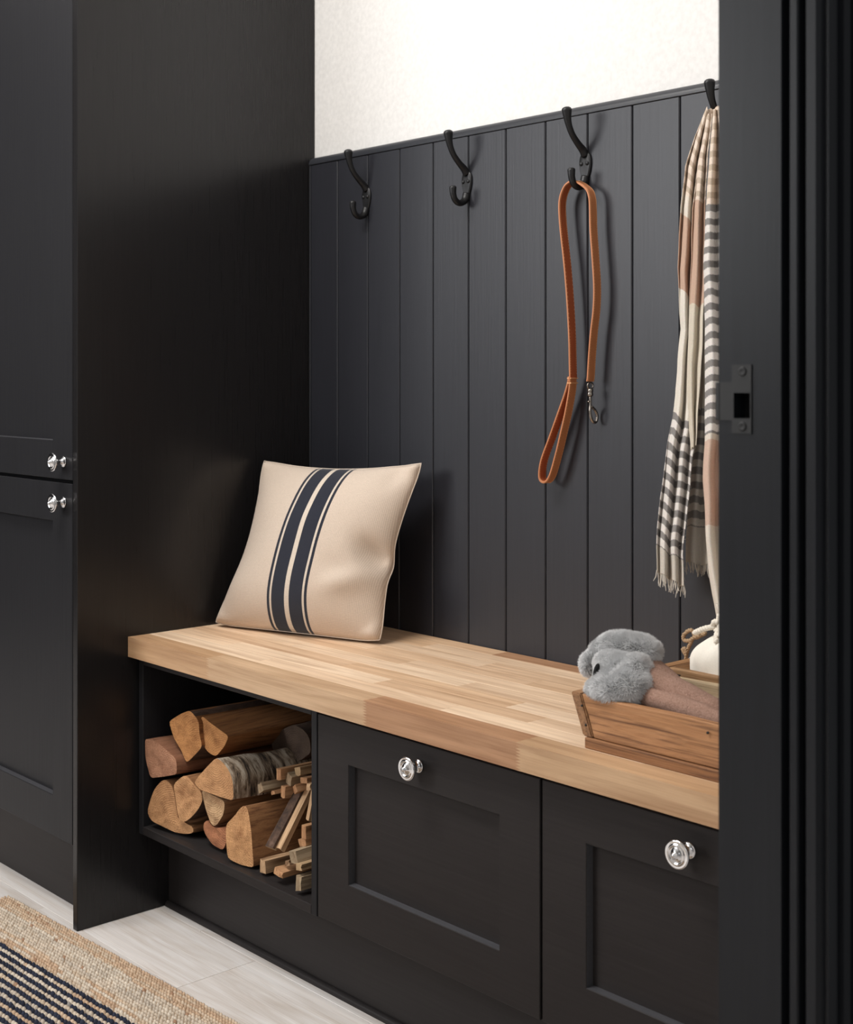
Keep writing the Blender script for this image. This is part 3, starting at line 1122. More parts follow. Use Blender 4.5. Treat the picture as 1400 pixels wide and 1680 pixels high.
TAN, WHT, GRY, BLK = (0.40, 0.265, 0.20), (0.70, 0.635, 0.55), (0.235, 0.222, 0.212), (0.52, 0.355, 0.265)
SCR, LTN, OFF = (0.72, 0.61, 0.51), (0.50, 0.40, 0.31), (0.74, 0.70, 0.66)
END = (0.56, 0.52, 0.46)


def bands_left(q):
    if q < 330:
        return LTN if (q % 21) < 9 else SCR
    if q < 364:
        return WHT
    if q < 486:
        return BLK
    if q < 690:
        return (0.74, 0.69, 0.61)
    if q < 908:
        return GRY if ((q - 690) % 24) < 11.5 else OFF
    return END


def bands_mid(q):
    if q < 672:
        return (0.62, 0.56, 0.46)
    if q < 866:
        return GRY if ((q - 672) % 24) < 12 else (0.6, 0.56, 0.5)
    return END


def bands_tuck(q):
    if q < 330:
        return LTN if (q % 21) < 9 else SCR
    if q < 500:
        return BLK
    return (0.62, 0.56, 0.46)


def bands_right(q):
    if q < 335:
        return LTN if (q % 22.5) < 10.5 else SCR
    if q < 712:
        return GRY if ((q - 335) % 23.3) < 11.3 else OFF
    if q < 722:
        return WHT
    if q < 862:
        return (0.60, 0.43, 0.34)
    return WHT


SV, SF, SCc = [], [], []


def sheet(lt, rt, y_at, pleats, amp, bands, phase=0.0, tilt=8, nu=34, step=2.2, seed=1.0):
    nu, step = int(nu * 1.6), step * 0.5
    y0, y1 = lt[0][1], lt[-1][1]
    nv = int((y1 - y0) / step)
    b0 = len(SV)
    for j in range(nv + 1):
        py = y0 + (y1 - y0) * j / nv
        xl, xr = interp(lt, py), interp(rt, py)
        g = min(1.0, (py - y0) / 60.0)
        for i in range(nu + 1):
            s = i / nu
            ph = 2 * math.pi * pleats * s + phase + 0.7 * math.sin(py * 0.011 + seed)
            am = amp * (0.35 + 0.65 * g)
            dy = am * math.sin(ph) + am * 0.5 * noise.noise(Vector((s * 3.5, py * 0.012, seed)))
            yy = (y_at(py) if callable(y_at) else y_at) + dy
            wob = 1.4 * noise.noise(Vector((py * 0.02, seed * 3, s)))
            pyy = py + tilt * (0.5 - s) + 2.0 * math.sin(ph + 0.6)
            SV.append(PY(xl + (xr - xl) * s + wob, pyy, yy))
            q = py + 3.0 * math.sin(ph * 0.5 + seed) + 2.0 * noise.noise(Vector((s * 4, py * 0.03, seed + 5)))
            SCc.append(tuple(c * random.uniform(0.96, 1.04) for c in bands(q)))
    for j in range(nv):
        for i in range(nu):
            a = b0 + j * (nu + 1) + i
            SF.append((a, a + 1, a + nu + 2, a + nu + 1))
    return b0 + nv * (nu + 1), nu


Lr = [(1166, 186), (1162, 235), (1159, 285), (1158, 350), (1157, 400), (1156, 500), (1150, 560), (1147, 620), (1145, 700), (1137, 735), (1133, 790), (1127, 840), (1121, 900), (1123, 957)]
Ll = [(1160, 186), (1140, 235), (1125, 285), (1117, 350), (1114, 400), (1112, 450), (1114, 500), (1117, 550), (1112, 600), (1108, 660), (1103, 700), (1095, 740), (1089, 790), (1083, 830), (1078, 880), (1077, 910), (1078, 950)]
eL = sheet(Ll, Lr, lambda p: -0.045 - 0.012 * min(1, p / 900), 2.6, 0.0085, bands_left, 0.4, -26, 40)
eM = sheet([(1150, 470), (1146, 640), (1140, 700), (1136, 760), (1131, 820), (1127, 880), (1126, 925)], [(1168, 470), (1167, 640), (1166, 700), (1166, 760), (1165, 820), (1165, 880), (1166, 925)],
           -0.026, 1.3, 0.006, bands_mid, 2.0, -6, 26, 2.2, 4.0)
eT = sheet([(1160, 190), (1146, 260), (1136, 340), (1134, 420), (1131, 500), (1129, 580), (1128, 640), (1134, 735)], [(1170, 190), (1162, 260), (1158, 340), (1157, 420), (1156, 500), (1153, 580), (1149, 640), (1143, 735)],
           -0.068, 1.5, 0.006, bands_tuck, 1.0, 4, 24, 2.2, 7.0)
Rl = [(1172, 178), (1167, 235), (1162, 300), (1159, 350), (1157, 400), (1156, 440), (1157, 500), (1158, 560), (1158, 640), (1158, 700), (1156, 740), (1155, 790), (1158, 840), (1160, 880), (1163, 930), (1170, 975), (1178, 1012)]
Rr = [(1186, 178), (1200, 235), (1206, 300), (1209, 350), (1212, 500), (1214, 640), (1217, 760), (1218, 880), (1217, 960), (1214, 1012)]
eR = sheet(Rl, Rr, lambda p: -0.078 - 0.01 * min(1, p / 900), 2.1, 0.008, bands_right, 2.8, 7, 36, 2.2, 11.0)
sc = cloth_from('cloth', SV, SF, SCc, M_SCARF, scarf)
sm = sc.modifiers.new('thick', 'SOLIDIFY')
sm.thickness = 0.0011
# the turn of cloth over the prong
bm = bmesh.new()
add_tube(bm, cat_rom([PY(1157, 205, -0.050), PY(1163, 188, -0.046), Vector((0.994, -0.026, 1.343)), PY(1178, 186, -0.066), PY(1190, 200, -0.078)], 6), lerp_list([0.003, 0.0065, 0.007, 0.007, 0.004], 25), 12, flat=0.7)
fo = put('gathered_fold', bm, plain('scarf_fold_cloth', (0.52, 0.41, 0.32), 0.95, 0, 700, 0.5), scarf, True)
# fringe threads
bm = bmesh.new()
for (start, nu_), m in ((eL, 30), (eM, 26)):
    for k in range(m):
        f = (k + random.uniform(-0.3, 0.3)) / (m - 1) * nu_
        f = max(0, min(nu_ - 0.01, f))
        i = int(f)
        p = SV[start + i].lerp(SV[start + i + 1], f - i)
        L = random.uniform(0.010, 0.021)
        d = Vector((random.uniform(-.35, .35), random.uniform(-.2, .2), -1)).normalized()
        d2 = (d + Vector((random.uniform(-.4, .4), random.uniform(-.2, .2), 0))).normalized()
        add_tube(bm, [p + Vector((0, 0, 0.002)), p + d * L * 0.5, p + d * L * 0.5 + d2 * L * 0.5], [0.0007, 0.0008, 0.0004], 4)
# frayed edge of the left tail
for py in range(560, 950, 5):
    xl = interp(Lr, py)
    p = PY(xl - 1, py, -0.05)
    d = Vector((random.uniform(-.6, .9), random.uniform(-.6, .1), random.uniform(-1, .2))).normalized()
    add_tube(bm, [p, p + d * 0.004, p + d * 0.007 + Vector((0, 0, -0.002))], [0.0004, 0.0004, 0.0002], 3)
fr = put('fringe', bm, plain('scarf_fringe', (0.56, 0.52, 0.46), 0.95), scarf)
fr['kind'] = 'stuff'

# ================================================================== TROUGHS ON THE BENCH
ZS = 0.4992


def trough(x0b, x0t, x1b, x1t, y0, y1, ht, label, cols, loc):
    """old wooden trough: leaning end boards, long sides nailed over them, base board"""
    r = thing('wooden_trough', label, 'box', loc, 'old wooden troughs on the bench')
    zb = ZS + 0.0145
    zt = ZS + ht
    th = 0.0115
    def sloped(name, ya, yb, ins, col, mat, za=zb, zc=zt, seed=0.0):
        f = (za - ZS) / ht
        fa = lambda z, b, t: b + (t - b) * (z - ZS) / ht
        bm = bmesh.new()
        P, Q = [], []
        nx, nz = 14, 4
        g = {}
        for s, y in ((0, ya), (1, yb)):
            for j in range(nz + 1):
                z = za + (zc - za) * j / nz
                xa, xb = fa(z, x0b, x0t) + ins, fa(z, x1b, x1t) - ins
                for i in range(nx + 1):
                    x = xa + (xb - xa) * i / nx
                    wob = 0.0011 * noise.noise(Vector((x * 22, z * 40, seed + y * 9)))
                    dz = 0.0016 * noise.noise(Vector((x * 14, seed, 4))) if j == nz else 0
                    g[s, i, j] = bm.verts.new((x, y + wob, z + dz))
        for s in (0, 1):
            for j in range(nz):
                for i in range(nx):
                    bm.faces.new((g[s, i, j], g[s, i + 1, j], g[s, i + 1, j + 1], g[s, i, j + 1]))
        for j in range(nz):
            for i in (0, nx):
                bm.faces.new((g[0, i, j], g[0, i, j + 1], g[1, i, j + 1], g[1, i, j]))
        for i in range(nx):
            for j in (0, nz):
                bm.faces.new((g[0, i, j], g[0, i + 1, j], g[1, i + 1, j], g[1, i, j]))
        o = put(name, bm, mat, r)
        o.color = (*col, 1)
        m = o.modifiers.new('worn', 'BEVEL')
        m.width = 0.0016
        m.segments = 2
        m.limit_method = 'ANGLE'
        return o
    sloped('front_board', y0 + 0.0015, y0 + th + 0.0015, 0.0175, cols[0], M_CRATE, seed=1.0)
    sloped('back_board', y1 - th, y1, 0.0175, cols[1], M_CRATE, seed=5.0)
    for sgn, xb, xt in ((1, x0b, x0t), (-1, x1b, x1t)):
        bm = bmesh.new()
        k = []
        for z, x in ((zb, xb + (xt - xb) * 0.19), (zt + 0.001, xt)):
            for dx in (0, sgn * 0.0165):
                for y in (y0 - 0.0005, y1 + 0.0005):
                    k.append(bm.verts.new((x + dx, y, z)))
        for f in ((0, 1, 3, 2), (4, 6, 7, 5), (0, 4, 5, 1), (2, 3, 7, 6), (0, 2, 6, 4), (1, 5, 7, 3)):
            bm.faces.new([k[i] for i in f])
        bmesh.ops.bevel(bm, geom=list(bm.edges), offset=0.0018, segments=2, affect='EDGES')
        o = put('end_board', bm, M_CRATE_Y, r)
        o.color = (*cols[2], 1)
    bm = bmesh.new()
    add_box(bm, x0b - 0.001, x1b + 0.001, y0 - 0.001, y1 + 0.001, ZS, ZS + 0.0138, 0.0014, 2)
    o = put('base_board', bm, M_CRATE, r)
    o.color = (*cols[3], 1)
    return r, zt


t1, zt1 = trough(1.037, 1.012, 1.405, 1.432, -0.362, -0.186, 0.0655, 'aged brown wooden trough at the front of the bench holding the fleece mittens',
                 [(0.46, 0.235, 0.105), (0.62, 0.50, 0.33), (0.34, 0.185, 0.09), (0.33, 0.16, 0.068)], (1.22, -0.27, ZS))
t2, zt2 = trough(1.030, 1.006, 1.405, 1.432, -0.180, -0.040, 0.072, 'aged wooden trough against the panelling holding the cream drawstring bag',
                 [(0.40, 0.24, 0.12), (0.40, 0.24, 0.12), (0.40, 0.22, 0.10), (0.30, 0.16, 0.07)], (1.22, -0.11, ZS))
# iron corner strap over the back left corner of the front trough
bm = bmesh.new()
add_box(bm, 1.0135, 1.050, -0.199, -0.1855, zt1 + 0.0005, zt1 + 0.0022, 0.0008)
o = put('corner_strap', bm, M_BLACKMETAL, t1)
o['label'] = 'dark iron strap on the back corner'
for x, z in ((1.0195, 0.551), (1.026, 0.528), (1.21, 0.5535)):
    bm = bmesh.new()
    add_lathe(bm, [(0, 0.0017), (0.0012, 0.0015), (0.0016, 0)], (x + 0.012, -0.3622, z), (0, -1, 0), 10)
    put('nail', bm, M_BLACKMETAL, t1, True)

# ================================================================== MITTENS


def blob(parts, vox):
    """one closed surface over several overlapping ellipsoids"""
    bm = bmesh.new()
    for c, r, rot in parts:
        mt = Matrix.Translation(c) @ Matrix.Rotation(rot, 4, 'Z') @ Matrix.Diagonal((*r, 1))
        bmesh.ops.create_icosphere(bm, subdivisions=3, radius=1.0, matrix=mt)
    me = bpy.data.meshes.new('tmp')
    bm.to_mesh(me)
    bm.free()
    o = bpy.data.objects.new('tmp', me)
    COL.objects.link(o)
    m = o.modifiers.new('r', 'REMESH')
    m.mode = 'VOXEL'
    m.voxel_size = vox
    s = o.modifiers.new('s', 'SMOOTH')
    s.iterations = 16
    s.factor = 0.6
    dg = bpy.context.evaluated_depsgraph_get()
    ev = bpy.data.meshes.new_from_object(o.evaluated_get(dg))
    bpy.data.objects.remove(o)
    out = bmesh.new()
    out.from_mesh(ev)
    bpy.data.meshes.remove(ev)
    return out


def pile(bm, n, length, rad, droop):
    """short fleece strands standing on the surface of bm; returns a bmesh of strands"""
    bm.faces.ensure_lookup_table()
    bmesh.ops.triangulate(bm, faces=bm.faces[:])
    bm.normal_update()
    fs = list(bm.faces)
    areas = [f.calc_area() for f in fs]
    out_v, out_f = [], []
    pick = random.choices(fs, areas, k=n)
    for f in pick:
        a, b = random.random(), random.random()
        if a + b > 1:
            a, b = 1 - a, 1 - b
        v = [x.co for x in f.verts]
        p = v[0] + (v[1] - v[0]) * a + (v[2] - v[0]) * b
        q = noise.noise_vector(p * 70) * 0.6
        d = (f.normal + q + Vector((random.uniform(-.35, .35), random.uniform(-.35, .35), random.uniform(-.35, .35))) + droop).normalized()
        L = length * random.uniform(0.6, 1.15)
        s = d.orthogonal().normalized()
        s2 = d.cross(s)
        k = len(out_v)
        d2 = (d + noise.noise_vector(p * 70) * 0.4).normalized()
        m = p + d * L * 0.55
        e = m + d2 * L * 0.5
        for w_, c in ((rad, p), (rad * 0.8, m)):
            for ang in (0, 2.1, 4.2):
                out_v.append(c + (s * math.cos(ang) + s2 * math.sin(ang)) * w_)
        out_v.append(e)
        for i in range(3):
            j = (i + 1) % 3
            out_f.append((k + i, k + j, k + 3 + j, k + 3 + i))
            out_f.append((k + 3 + i, k + 3 + j, k + 6))
    return out_v, out_f


def mitten(label, lobes, body_pts, body_r, flat, loc, npile, seams, slit=None):
    r = thing('mitten', label, 'mitten', loc, 'suede and fleece mittens')
    org = origin_of(r)
    bm = blob(lobes, 0.0032)
    V, F = pile(bm, npile, 0.0060, 0.00036, Vector((0, 0, -0.15)))
    cf = put('fleece_cuff', bm, M_FLEECE, r, True)
    me = bpy.data.meshes.new('fleece_pile')
    me.from_pydata([tuple(v - org) for v in V], [], F)
    me.materials.append(M_PILE)
    o = bpy.data.objects.new('fleece_pile', me)
    COL.objects.link(o)
    o.parent = cf
    o['kind'] = 'stuff'
    pts = cat_rom(body_pts, 6)
    bm = bmesh.new()
    add_tube(bm, pts, lerp_list(body_r, len(pts)), 26, flat=flat, fixed=Vector((0.1, -0.75, 0.6)))
    for v_ in bm.verts:
        v_.co += noise.noise_vector(v_.co * 24) * 0.003
    bd = put('suede_body', bm, M_SUEDE, r, True)
    for sp_ in seams:
        bm = bmesh.new()
        P = cat_rom(sp_, 8)
        add_tube(bm, P, lerp_list([0.017, 0.0185, 0.0185, 0.018, 0.017, 0.011], len(P)), 20, flat=0.8, fixed=Vector((0.1, -0.75, 0.6)))
        for v_ in bm.verts:
            v_.co += noise.noise_vector(v_.co * 30) * 0.003
        put('suede_fold', bm, M_SUEDE, r, True)
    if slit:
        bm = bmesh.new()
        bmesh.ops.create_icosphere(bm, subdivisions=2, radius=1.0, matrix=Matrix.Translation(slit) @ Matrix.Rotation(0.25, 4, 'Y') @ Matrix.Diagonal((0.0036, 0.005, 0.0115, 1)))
        put('cuff_opening_shade', bm, M_VOID, r, True)  # added black blob standing for the shade inside the cuff opening
    return r


fp = lambda x, y, yy: PY(920 + x / 5.185, 1020 + y / 5.185, yy)
mitten('grey fleece mitten with brown suede body lying across the front rim of the trough',
       [(fp(475, 575, -0.338), (0.0350, 0.0260, 0.0172), 0.3), (fp(595, 545, -0.330), (0.0265, 0.0280, 0.0222), 0.3), (fp(445, 455, -0.322), (0.0210, 0.0230, 0.0177), 0.3),
        (fp(565, 430, -0.310), (0.0320, 0.0260, 0.0207), 0.3), (fp(315, 572, -0.345), (0.0145, 0.0160, 0.0112), 0.0), (fp(650, 440, -0.315), (0.0145, 0.0220, 0.0242), 0.0),
        (fp(440, 350, -0.312), (0.0235, 0.0190, 0.0137), 0.3)],
       [fp(630, 470, -0.306), fp(760, 545, -0.298), fp(920, 630, -0.290), fp(1120, 735, -0.283), fp(1320, 835, -0.278), fp(1500, 920, -0.276)], [0.027, 0.031, 0.034, 0.034, 0.033, 0.022], 0.72,
       (1.1, -0.31, zt1), 30000, [[fp(630, 590, -0.322), fp(730, 630, -0.321), fp(870, 690, -0.320), fp(1040, 745, -0.319), fp(1220, 800, -0.318), fp(1440, 870, -0.317)]], fp(306, 425, -0.344))
mitten('grey fleece mitten tucked behind its pair, humped up against the panelling side of the trough',
       [(fp(530, 200, -0.265), (0.0340, 0.0250, 0.0157), 0.3), (fp(640, 235, -0.255), (0.0340, 0.0250, 0.0182), 0.3), (fp(415, 255, -0.270), (0.0260, 0.0230, 0.0137), 0.3), (fp(735, 290, -0.25), (0.0170, 0.0200, 0.0092), 0.3),
        (fp(335, 300, -0.283), (0.0170, 0.0180, 0.0102), 0.0), (fp(252, 335, -0.300), (0.0105, 0.0150, 0.0112), 0.0), (fp(248, 390, -0.305), (0.0085, 0.0130, 0.0112), 0.0), (fp(560, 300, -0.262), (0.0380, 0.0250, 0.0187), 0.3)],
       [fp(690, 320, -0.250), fp(780, 400, -0.245), fp(860, 470, -0.243), fp(980, 560, -0.240), fp(1100, 640, -0.238)], [0.022, 0.024, 0.024, 0.022, 0.010], 0.6,
       (1.06, -0.26, zt1), 26000, [])

# ================================================================== DRAWSTRING BAG
bag = thing('drawstring_bag', 'cream cotton drawstring bag tied with cord standing in the back trough', 'bag', (1.083, -0.112, ZS + 0.0142))
BX, BY, BZ = 1.083, -0.112, ZS + 0.0142
prof = [(0.0, 0.05), (0.004, 0.057), (0.02, 0.061), (0.045, 0.0625), (0.066, 0.060), (0.080, 0.052), (0.091, 0.039), (0.100, 0.026), (0.107, 0.0165), (0.113, 0.0115), (0.118, 0.0105), (0.124, 0.014), (0.134, 0.020), (0.142, 0.023)]
hs = [p[0] for p in prof]
bm = bmesh.new()
NS = 72
rings = []
pr = cat_rom([Vector((d, r, 0)) for d, r in prof], 4)
for p in pr:
    d, r = p.x, p.y
    fold = 0.10 * max(0, (d - 0.055) / 0.06) if d < 0.118 else 0.16
    fold = min(fold, 0.2)
    ring = []
    for k in range(NS):
        a = 2 * math.pi * k / NS
        rr_ = r * (1 + fold * math.sin(a * 11 + 0.7 * math.sin(a * 3)) + 0.05 * noise.noise(Vector((math.cos(a) * 1.5, math.sin(a) * 1.5, d * 30))) + 0.022 * math.sin(a * 7 + d * 110) * max(0, 1 - abs(d - 0.05) / 0.05))
        ring.append(bm.verts.new((BX + math.cos(a) * rr_, BY + math.sin(a) * rr_ * 0.9, BZ + d)))
    rings.append(ring)
for r0, r1 in zip(rings, rings[1:]):
    for k in range(NS):
        bm.faces.new((r0[k], r0[(k + 1) % NS], r1[(k + 1) % NS], r1[k]))
bm.faces.new(rings[0][::-1])
put('cloth_sack', bm, M_BAG, bag, True)


def rope(pts, r, mat, parent, name='drawcord', n=8, sub=8, twist=1):
    P = cat_rom(pts, sub)
    bm = bmesh.new()
    L = 0
    for s in range(2):
        Q = []
        for i, p in enumerate(P):
            t = (P[min(i + 1, len(P) - 1)] - P[max(i - 1, 0)]).normalized()
            a = t.orthogonal().normalized()
            b = t.cross(a)
            an = i * 0.9 + s * math.pi
            Q.append(p + (a * math.cos(an) + b * math.sin(an)) * r * 0.45)
        add_tube(bm, Q, r * 0.72, n)
    return put(name, bm, mat, parent, True)


bp = lambda x, y, yy: PY(1090 + x / 9.33, 960 + y / 9.33, yy)
nz = BZ + 0.1165
rope([Vector((BX + 0.0125 * math.cos(a), BY + 0.0118 * math.sin(a), nz + 0.001 * math.sin(2 * a))) for a in [2 * math.pi * k / 14 for k in range(15)]], 0.0036, M_CORD, bag)
rope([Vector((BX + 0.0125 * math.cos(a), BY + 0.0118 * math.sin(a), nz - 0.005 + 0.001 * math.sin(2 * a))) for a in [2 * math.pi * k / 14 for k in range(15)]], 0.0036, M_CORD, bag)
rope([bp(820, 660, -0.126), bp(760, 640, -0.130), bp(690, 650, -0.130), bp(600, 670, -0.128), bp(520, 705, -0.125), bp(470, 730, -0.122)], 0.0036, M_CORD, bag)
rope([bp(800, 640, -0.128), bp(750, 590, -0.131), bp(790, 560, -0.133), bp(840, 590, -0.132), bp(850, 660, -0.130), bp(790, 690, -0.129)], 0.0036, M_CORD, bag)
rope([bp(830, 680, -0.131), bp(810, 740, -0.135), bp(800, 800, -0.140), bp(805, 880, -0.146)], 0.0036, M_CORD, bag)
rope([bp(850, 460, -0.128), bp(840, 520, -0.129), bp(850, 600, -0.130), bp(860, 690, -0.134), bp(850, 790, -0.141)], 0.0036, M_CORD, bag)
# jute bow behind the bag
tw = thing('twine_bow', 'loops of brown jute twine poking out beside the cream bag', 'twine', (1.03, -0.075, ZS + 0.0142))
rope([bp(640, 735, -0.080), bp(560, 770, -0.080), bp(480, 800, -0.079), bp(440, 700, -0.078), bp(370, 700, -0.078), bp(300, 770, -0.078), bp(310, 840, -0.078), bp(390, 850, -0.078), bp(460, 800, -0.080), bp(560, 760, -0.083)], 0.0028, M_TWINE, tw, 'twine_loop')
rope([bp(430, 830, -0.078), bp(400, 900, -0.077), bp(370, 960, -0.076), bp(345, 1040, -0.075), bp(335, 1130, -0.075), bp(340, 1260, -0.075), bp(345, 1400, -0.075)], 0.0026, M_TWINE, tw, 'twine_tail')
rope([bp(345, 1080, -0.076), bp(300, 1010, -0.077), bp(290, 980, -0.077), bp(330, 975, -0.077), bp(350, 1030, -0.076)], 0.0028, M_TWINE, tw, 'twine_loop')
# folded cloth beside it
bm = bmesh.new()
pts = cat_rom([bp(200, 1330, -0.070), bp(230, 1200, -0.070), bp(275, 1120, -0.068), bp(330, 1060, -0.066), bp(390, 1000, -0.064), bp(470, 960, -0.062)], 6)
add_tube(bm, [p + Vector((0.012, 0.006, -0.014)) for p in pts], lerp_list([0.012, 0.014, 0.014, 0.013, 0.012, 0.009], len(pts)), 16, flat=0.8)
for v_ in bm.verts:
    v_.co += noise.noise_vector(v_.co * 60) * 0.002
o = put('folded_cloth', bm, M_LINEN, None, True, at=(1.03, -0.06, ZS + 0.0142))
tag(o, 'pale grey cloth peeping out between the bag and the end of the back trough', 'cloth')

# ================================================================== FIREWOOD
SHELF = 0.1607
a2 = lambda x, y: (225 + x / 7.307, 1150 + y / 7.307)
a3 = lambda x, y: (320 + x / 7.0, 1150 + y / 7.0)
a4 = lambda x, y: (320 + x / 7.0, 1280 + y / 7.0)
a5 = lambda x, y: (410 + x / 7.0, 1240 + y / 7.0)


def firewood(label, poly, conv, y0, length, col, bark_edges=(), barkmat=None, axis=(0, 1, 0), rough=0.0016, tilt=0.0, group='split firewood logs in the log store'):
    """split log: its end face, pulled back along the grain, with bark where the edge list says"""
    corner = []
    if isinstance(y0, tuple):
        xs_ = [p[0] for p in poly]
        for x, y in poly:
            f = (x - min(xs_)) / (max(xs_) - min(xs_))
            corner.append(PY(*conv(x, y), y0[0] + (y0[1] - y0[0]) * f))
    else:
        corner = [PY(*conv(x, y), y0) for x, y in poly]
    zmin = min(p.z for p in corner)
    if zmin < SHELF + 0.0008:
        for p in corner:
            p.z += SHELF + 0.0008 - zmin
    ring, segm = [], []
    n = len(corner)
    for i in range(n):
        a, b = corner[i], corner[(i + 1) % n]
        m = max(2, int((b - a).length / 0.006))
        for k in range(m):
            ring.append(a.lerp(b, k / m))
            segm.append(i)
    for p in ring:
        p.x = max(p.x, 0.0212)
    # soften the corners a touch
    for _ in range(2):
        ring = [ring[i - 1] * 0.2 + ring[i] * 0.6 + ring[(i + 1) % len(ring)] * 0.2 for i in range(len(ring))]
    cen = sum(ring, Vector()) / len(ring)
    root = thing('firewood_log', label, 'log', (cen.x, cen.y + 0.01, SHELF if zmin < SHELF + 0.01 else zmin), group)
    ax = Vector(axis).normalized()
    sd = random.uniform(0, 50)
    def end_face(at, flip, nm):
        bm = bmesh.new()
        prev = None
        M = len(ring)
        for sc_ in (1.0, 0.8, 0.6, 0.4, 0.2):
            cur = []
            for p in ring:
                q = cen + (p - cen) * sc_ + at
                q = q + ax * (rough * 1.4 * noise.noise(Vector((q.x * 70, q.z * 70, sd))) * (1 if sc_ < 1 else 0))
                q += Vector((0, tilt * (p.x - cen.x) * sc_, 0))
                cur.append(bm.verts.new(q))
            if prev:
                for k in range(M):
                    bm.faces.new((prev[k], prev[(k + 1) % M], cur[(k + 1) % M], cur[k]))
            prev = cur
        c = bm.verts.new(cen + at)
        for k in range(M):
            bm.faces.new((prev[k], prev[(k + 1) % M], c))
        return bm
    bm = bmesh.new()
    M = len(ring)
    steps = 12
    rs = []
    for s in range(steps + 1):
        t = s / steps
        row = []
        for k, p in enumerate(ring):
            q = p + ax * (length * t)
            rad_ = (p - cen).normalized()
            isb = segm[k] in bark_edges
            amp = (0.0035 if isb else rough) * min(1, t * 6)
            q = q + rad_ * amp * noise.noise(Vector((q.x * 60, q.y * (60 if isb else 14), q.z * 60 + sd)))
            if s == 0:
                q += Vector((0, tilt * (p.x - cen.x), 0))
            row.append(bm.verts.new(q))
        rs.append(row)
    for s in range(steps):
        for k in range(M):
            f = bm.faces.new((rs[s][k], rs[s][(k + 1) % M], rs[s + 1][(k + 1) % M], rs[s + 1][k]))
            f.material_index = 1 if segm[k] in bark_edges else 0
    o = put('split_side', bm, [M_SPLIT, barkmat or M_BARK], root)
    o.color = (col[0] * 0.55, col[1] * 0.48, col[2] * 0.42, 1)  # split sides tinted darker and redder, painted-in shading mixed with bark tone
    smooth_by_angle(o, 0.6)
    for at, nm in ((Vector(), 'sawn_end'), (ax * length, 'sawn_end')):
        e = put(nm, end_face(at, False, nm), M_END, root)
        e.color = (*col, 1)
        smooth_by_angle(e, 0.6)
    return root


ORG, PNK, TANW, SAND, RED = (0.58, 0.285, 0.105), (0.47, 0.245, 0.15), (0.57, 0.315, 0.15), (0.66, 0.45, 0.26), (0.46, 0.20, 0.10)
firewood('pinkish square-cut log at the left of the middle layer, beside the cabinet wall',
         [(70, 455), (180, 455), (270, 520), (375, 610), (470, 690), (480, 880), (330, 905), (160, 925), (100, 690)], a2, (-0.3835, -0.374), 0.25, PNK, axis=(0.12, 1, 0.0))
firewood('upright orange log topmost at the left, with bark under its lower edge',
         [(380, 245), (530, 150), (640, 110), (700, 190), (742, 245), (745, 400), (785, 545), (700, 640), (590, 750), (535, 600), (440, 445)], a2, (-0.366, -0.352), 0.24, ORG, (2, 6, 7), M_BARK, axis=(0.08, 1, 0.0))
firewood('orange quarter log topmost at the right, leaning on the upright one',
         [(85, 165), (140, 225), (270, 320), (390, 405), (340, 520), (240, 640), (150, 590), (88, 500), (52, 330), (60, 210)], a3, -0.346, 0.26, ORG, (6, 7, 8), M_BARK, (0.10, 1, 0.02))
firewood('large split birch log with pale peeling bark in the middle of the pile',
         [(245, 645), (320, 720), (380, 820), (410, 930), (415, 1155), (250, 1090), (85, 1015), (18, 935), (65, 860), (150, 755)], a3, -0.368, 0.31, TANW, (0, 1, 2, 3), M_BIRCH, (0.18, 1, 0.0), tilt=0.1)
firewood('wide ringed log at the bottom left resting on the shelf',
         [(300, 950), (350, 940), (415, 1010), (445, 1100), (472, 1300), (495, 1435), (560, 1478), (660, 1490), (690, 1580), (590, 1597), (450, 1575), (300, 1500), (170, 1440), (118, 1340), (160, 1180), (210, 1050)], a2, (-0.3835, -0.358), 0.24, TANW, (8, 9, 10, 11), M_SPLIT, axis=(0.10, 1, 0.0))
firewood('small log with coarse ridged rings propped on the wide bottom-left one',
         [(432, 1000), (560, 890), (612, 905), (690, 1010), (778, 1100), (788, 1200), (720, 1320), (640, 1405), (560, 1462), (500, 1425), (478, 1300), (452, 1100)], a2, (-0.3735, -0.360), 0.23, (0.62, 0.35, 0.17), (5, 6, 7), M_BARK, rough=0.003)
firewood('sandy rough-sawn wedge log under the birch log',
         [(72, 112), (200, 170), (345, 245), (330, 390), (240, 530), (190, 520), (122, 330)], a4, -0.362, 0.22, SAND, (), None, rough=0.003)
firewood('small reddish log on the shelf beneath the sandy wedge',
         [(100, 480), (150, 450), (195, 535), (250, 550), (355, 540), (384, 650), (322, 808), (200, 740), (140, 660), (92, 570)], a4, -0.360, 0.22, RED, (), None, rough=0.003)
firewood('big upright rough-sawn log at the bottom right of the logs, next to the kindling',
         [(580, 280), (602, 400), (625, 600), (640, 880), (652, 1015), (520, 970), (400, 890), (386, 680), (386, 500), (480, 390), (520, 310)], a4, -0.372, 0.26, (0.64, 0.36, 0.17), (), None, (0.12, 1, 0.0), tilt=0.15, rough=0.0025)
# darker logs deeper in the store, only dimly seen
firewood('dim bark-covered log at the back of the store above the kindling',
         [(870, 420), (1000, 330), (1130, 270), (1250, 330), (1320, 430), (1330, 600), (1200, 690), (1000, 720), (900, 600)], a3, -0.24, 0.2, (0.07, 0.045, 0.03), tuple(range(9)), M_BARK, (0.0, 1, 0.0))


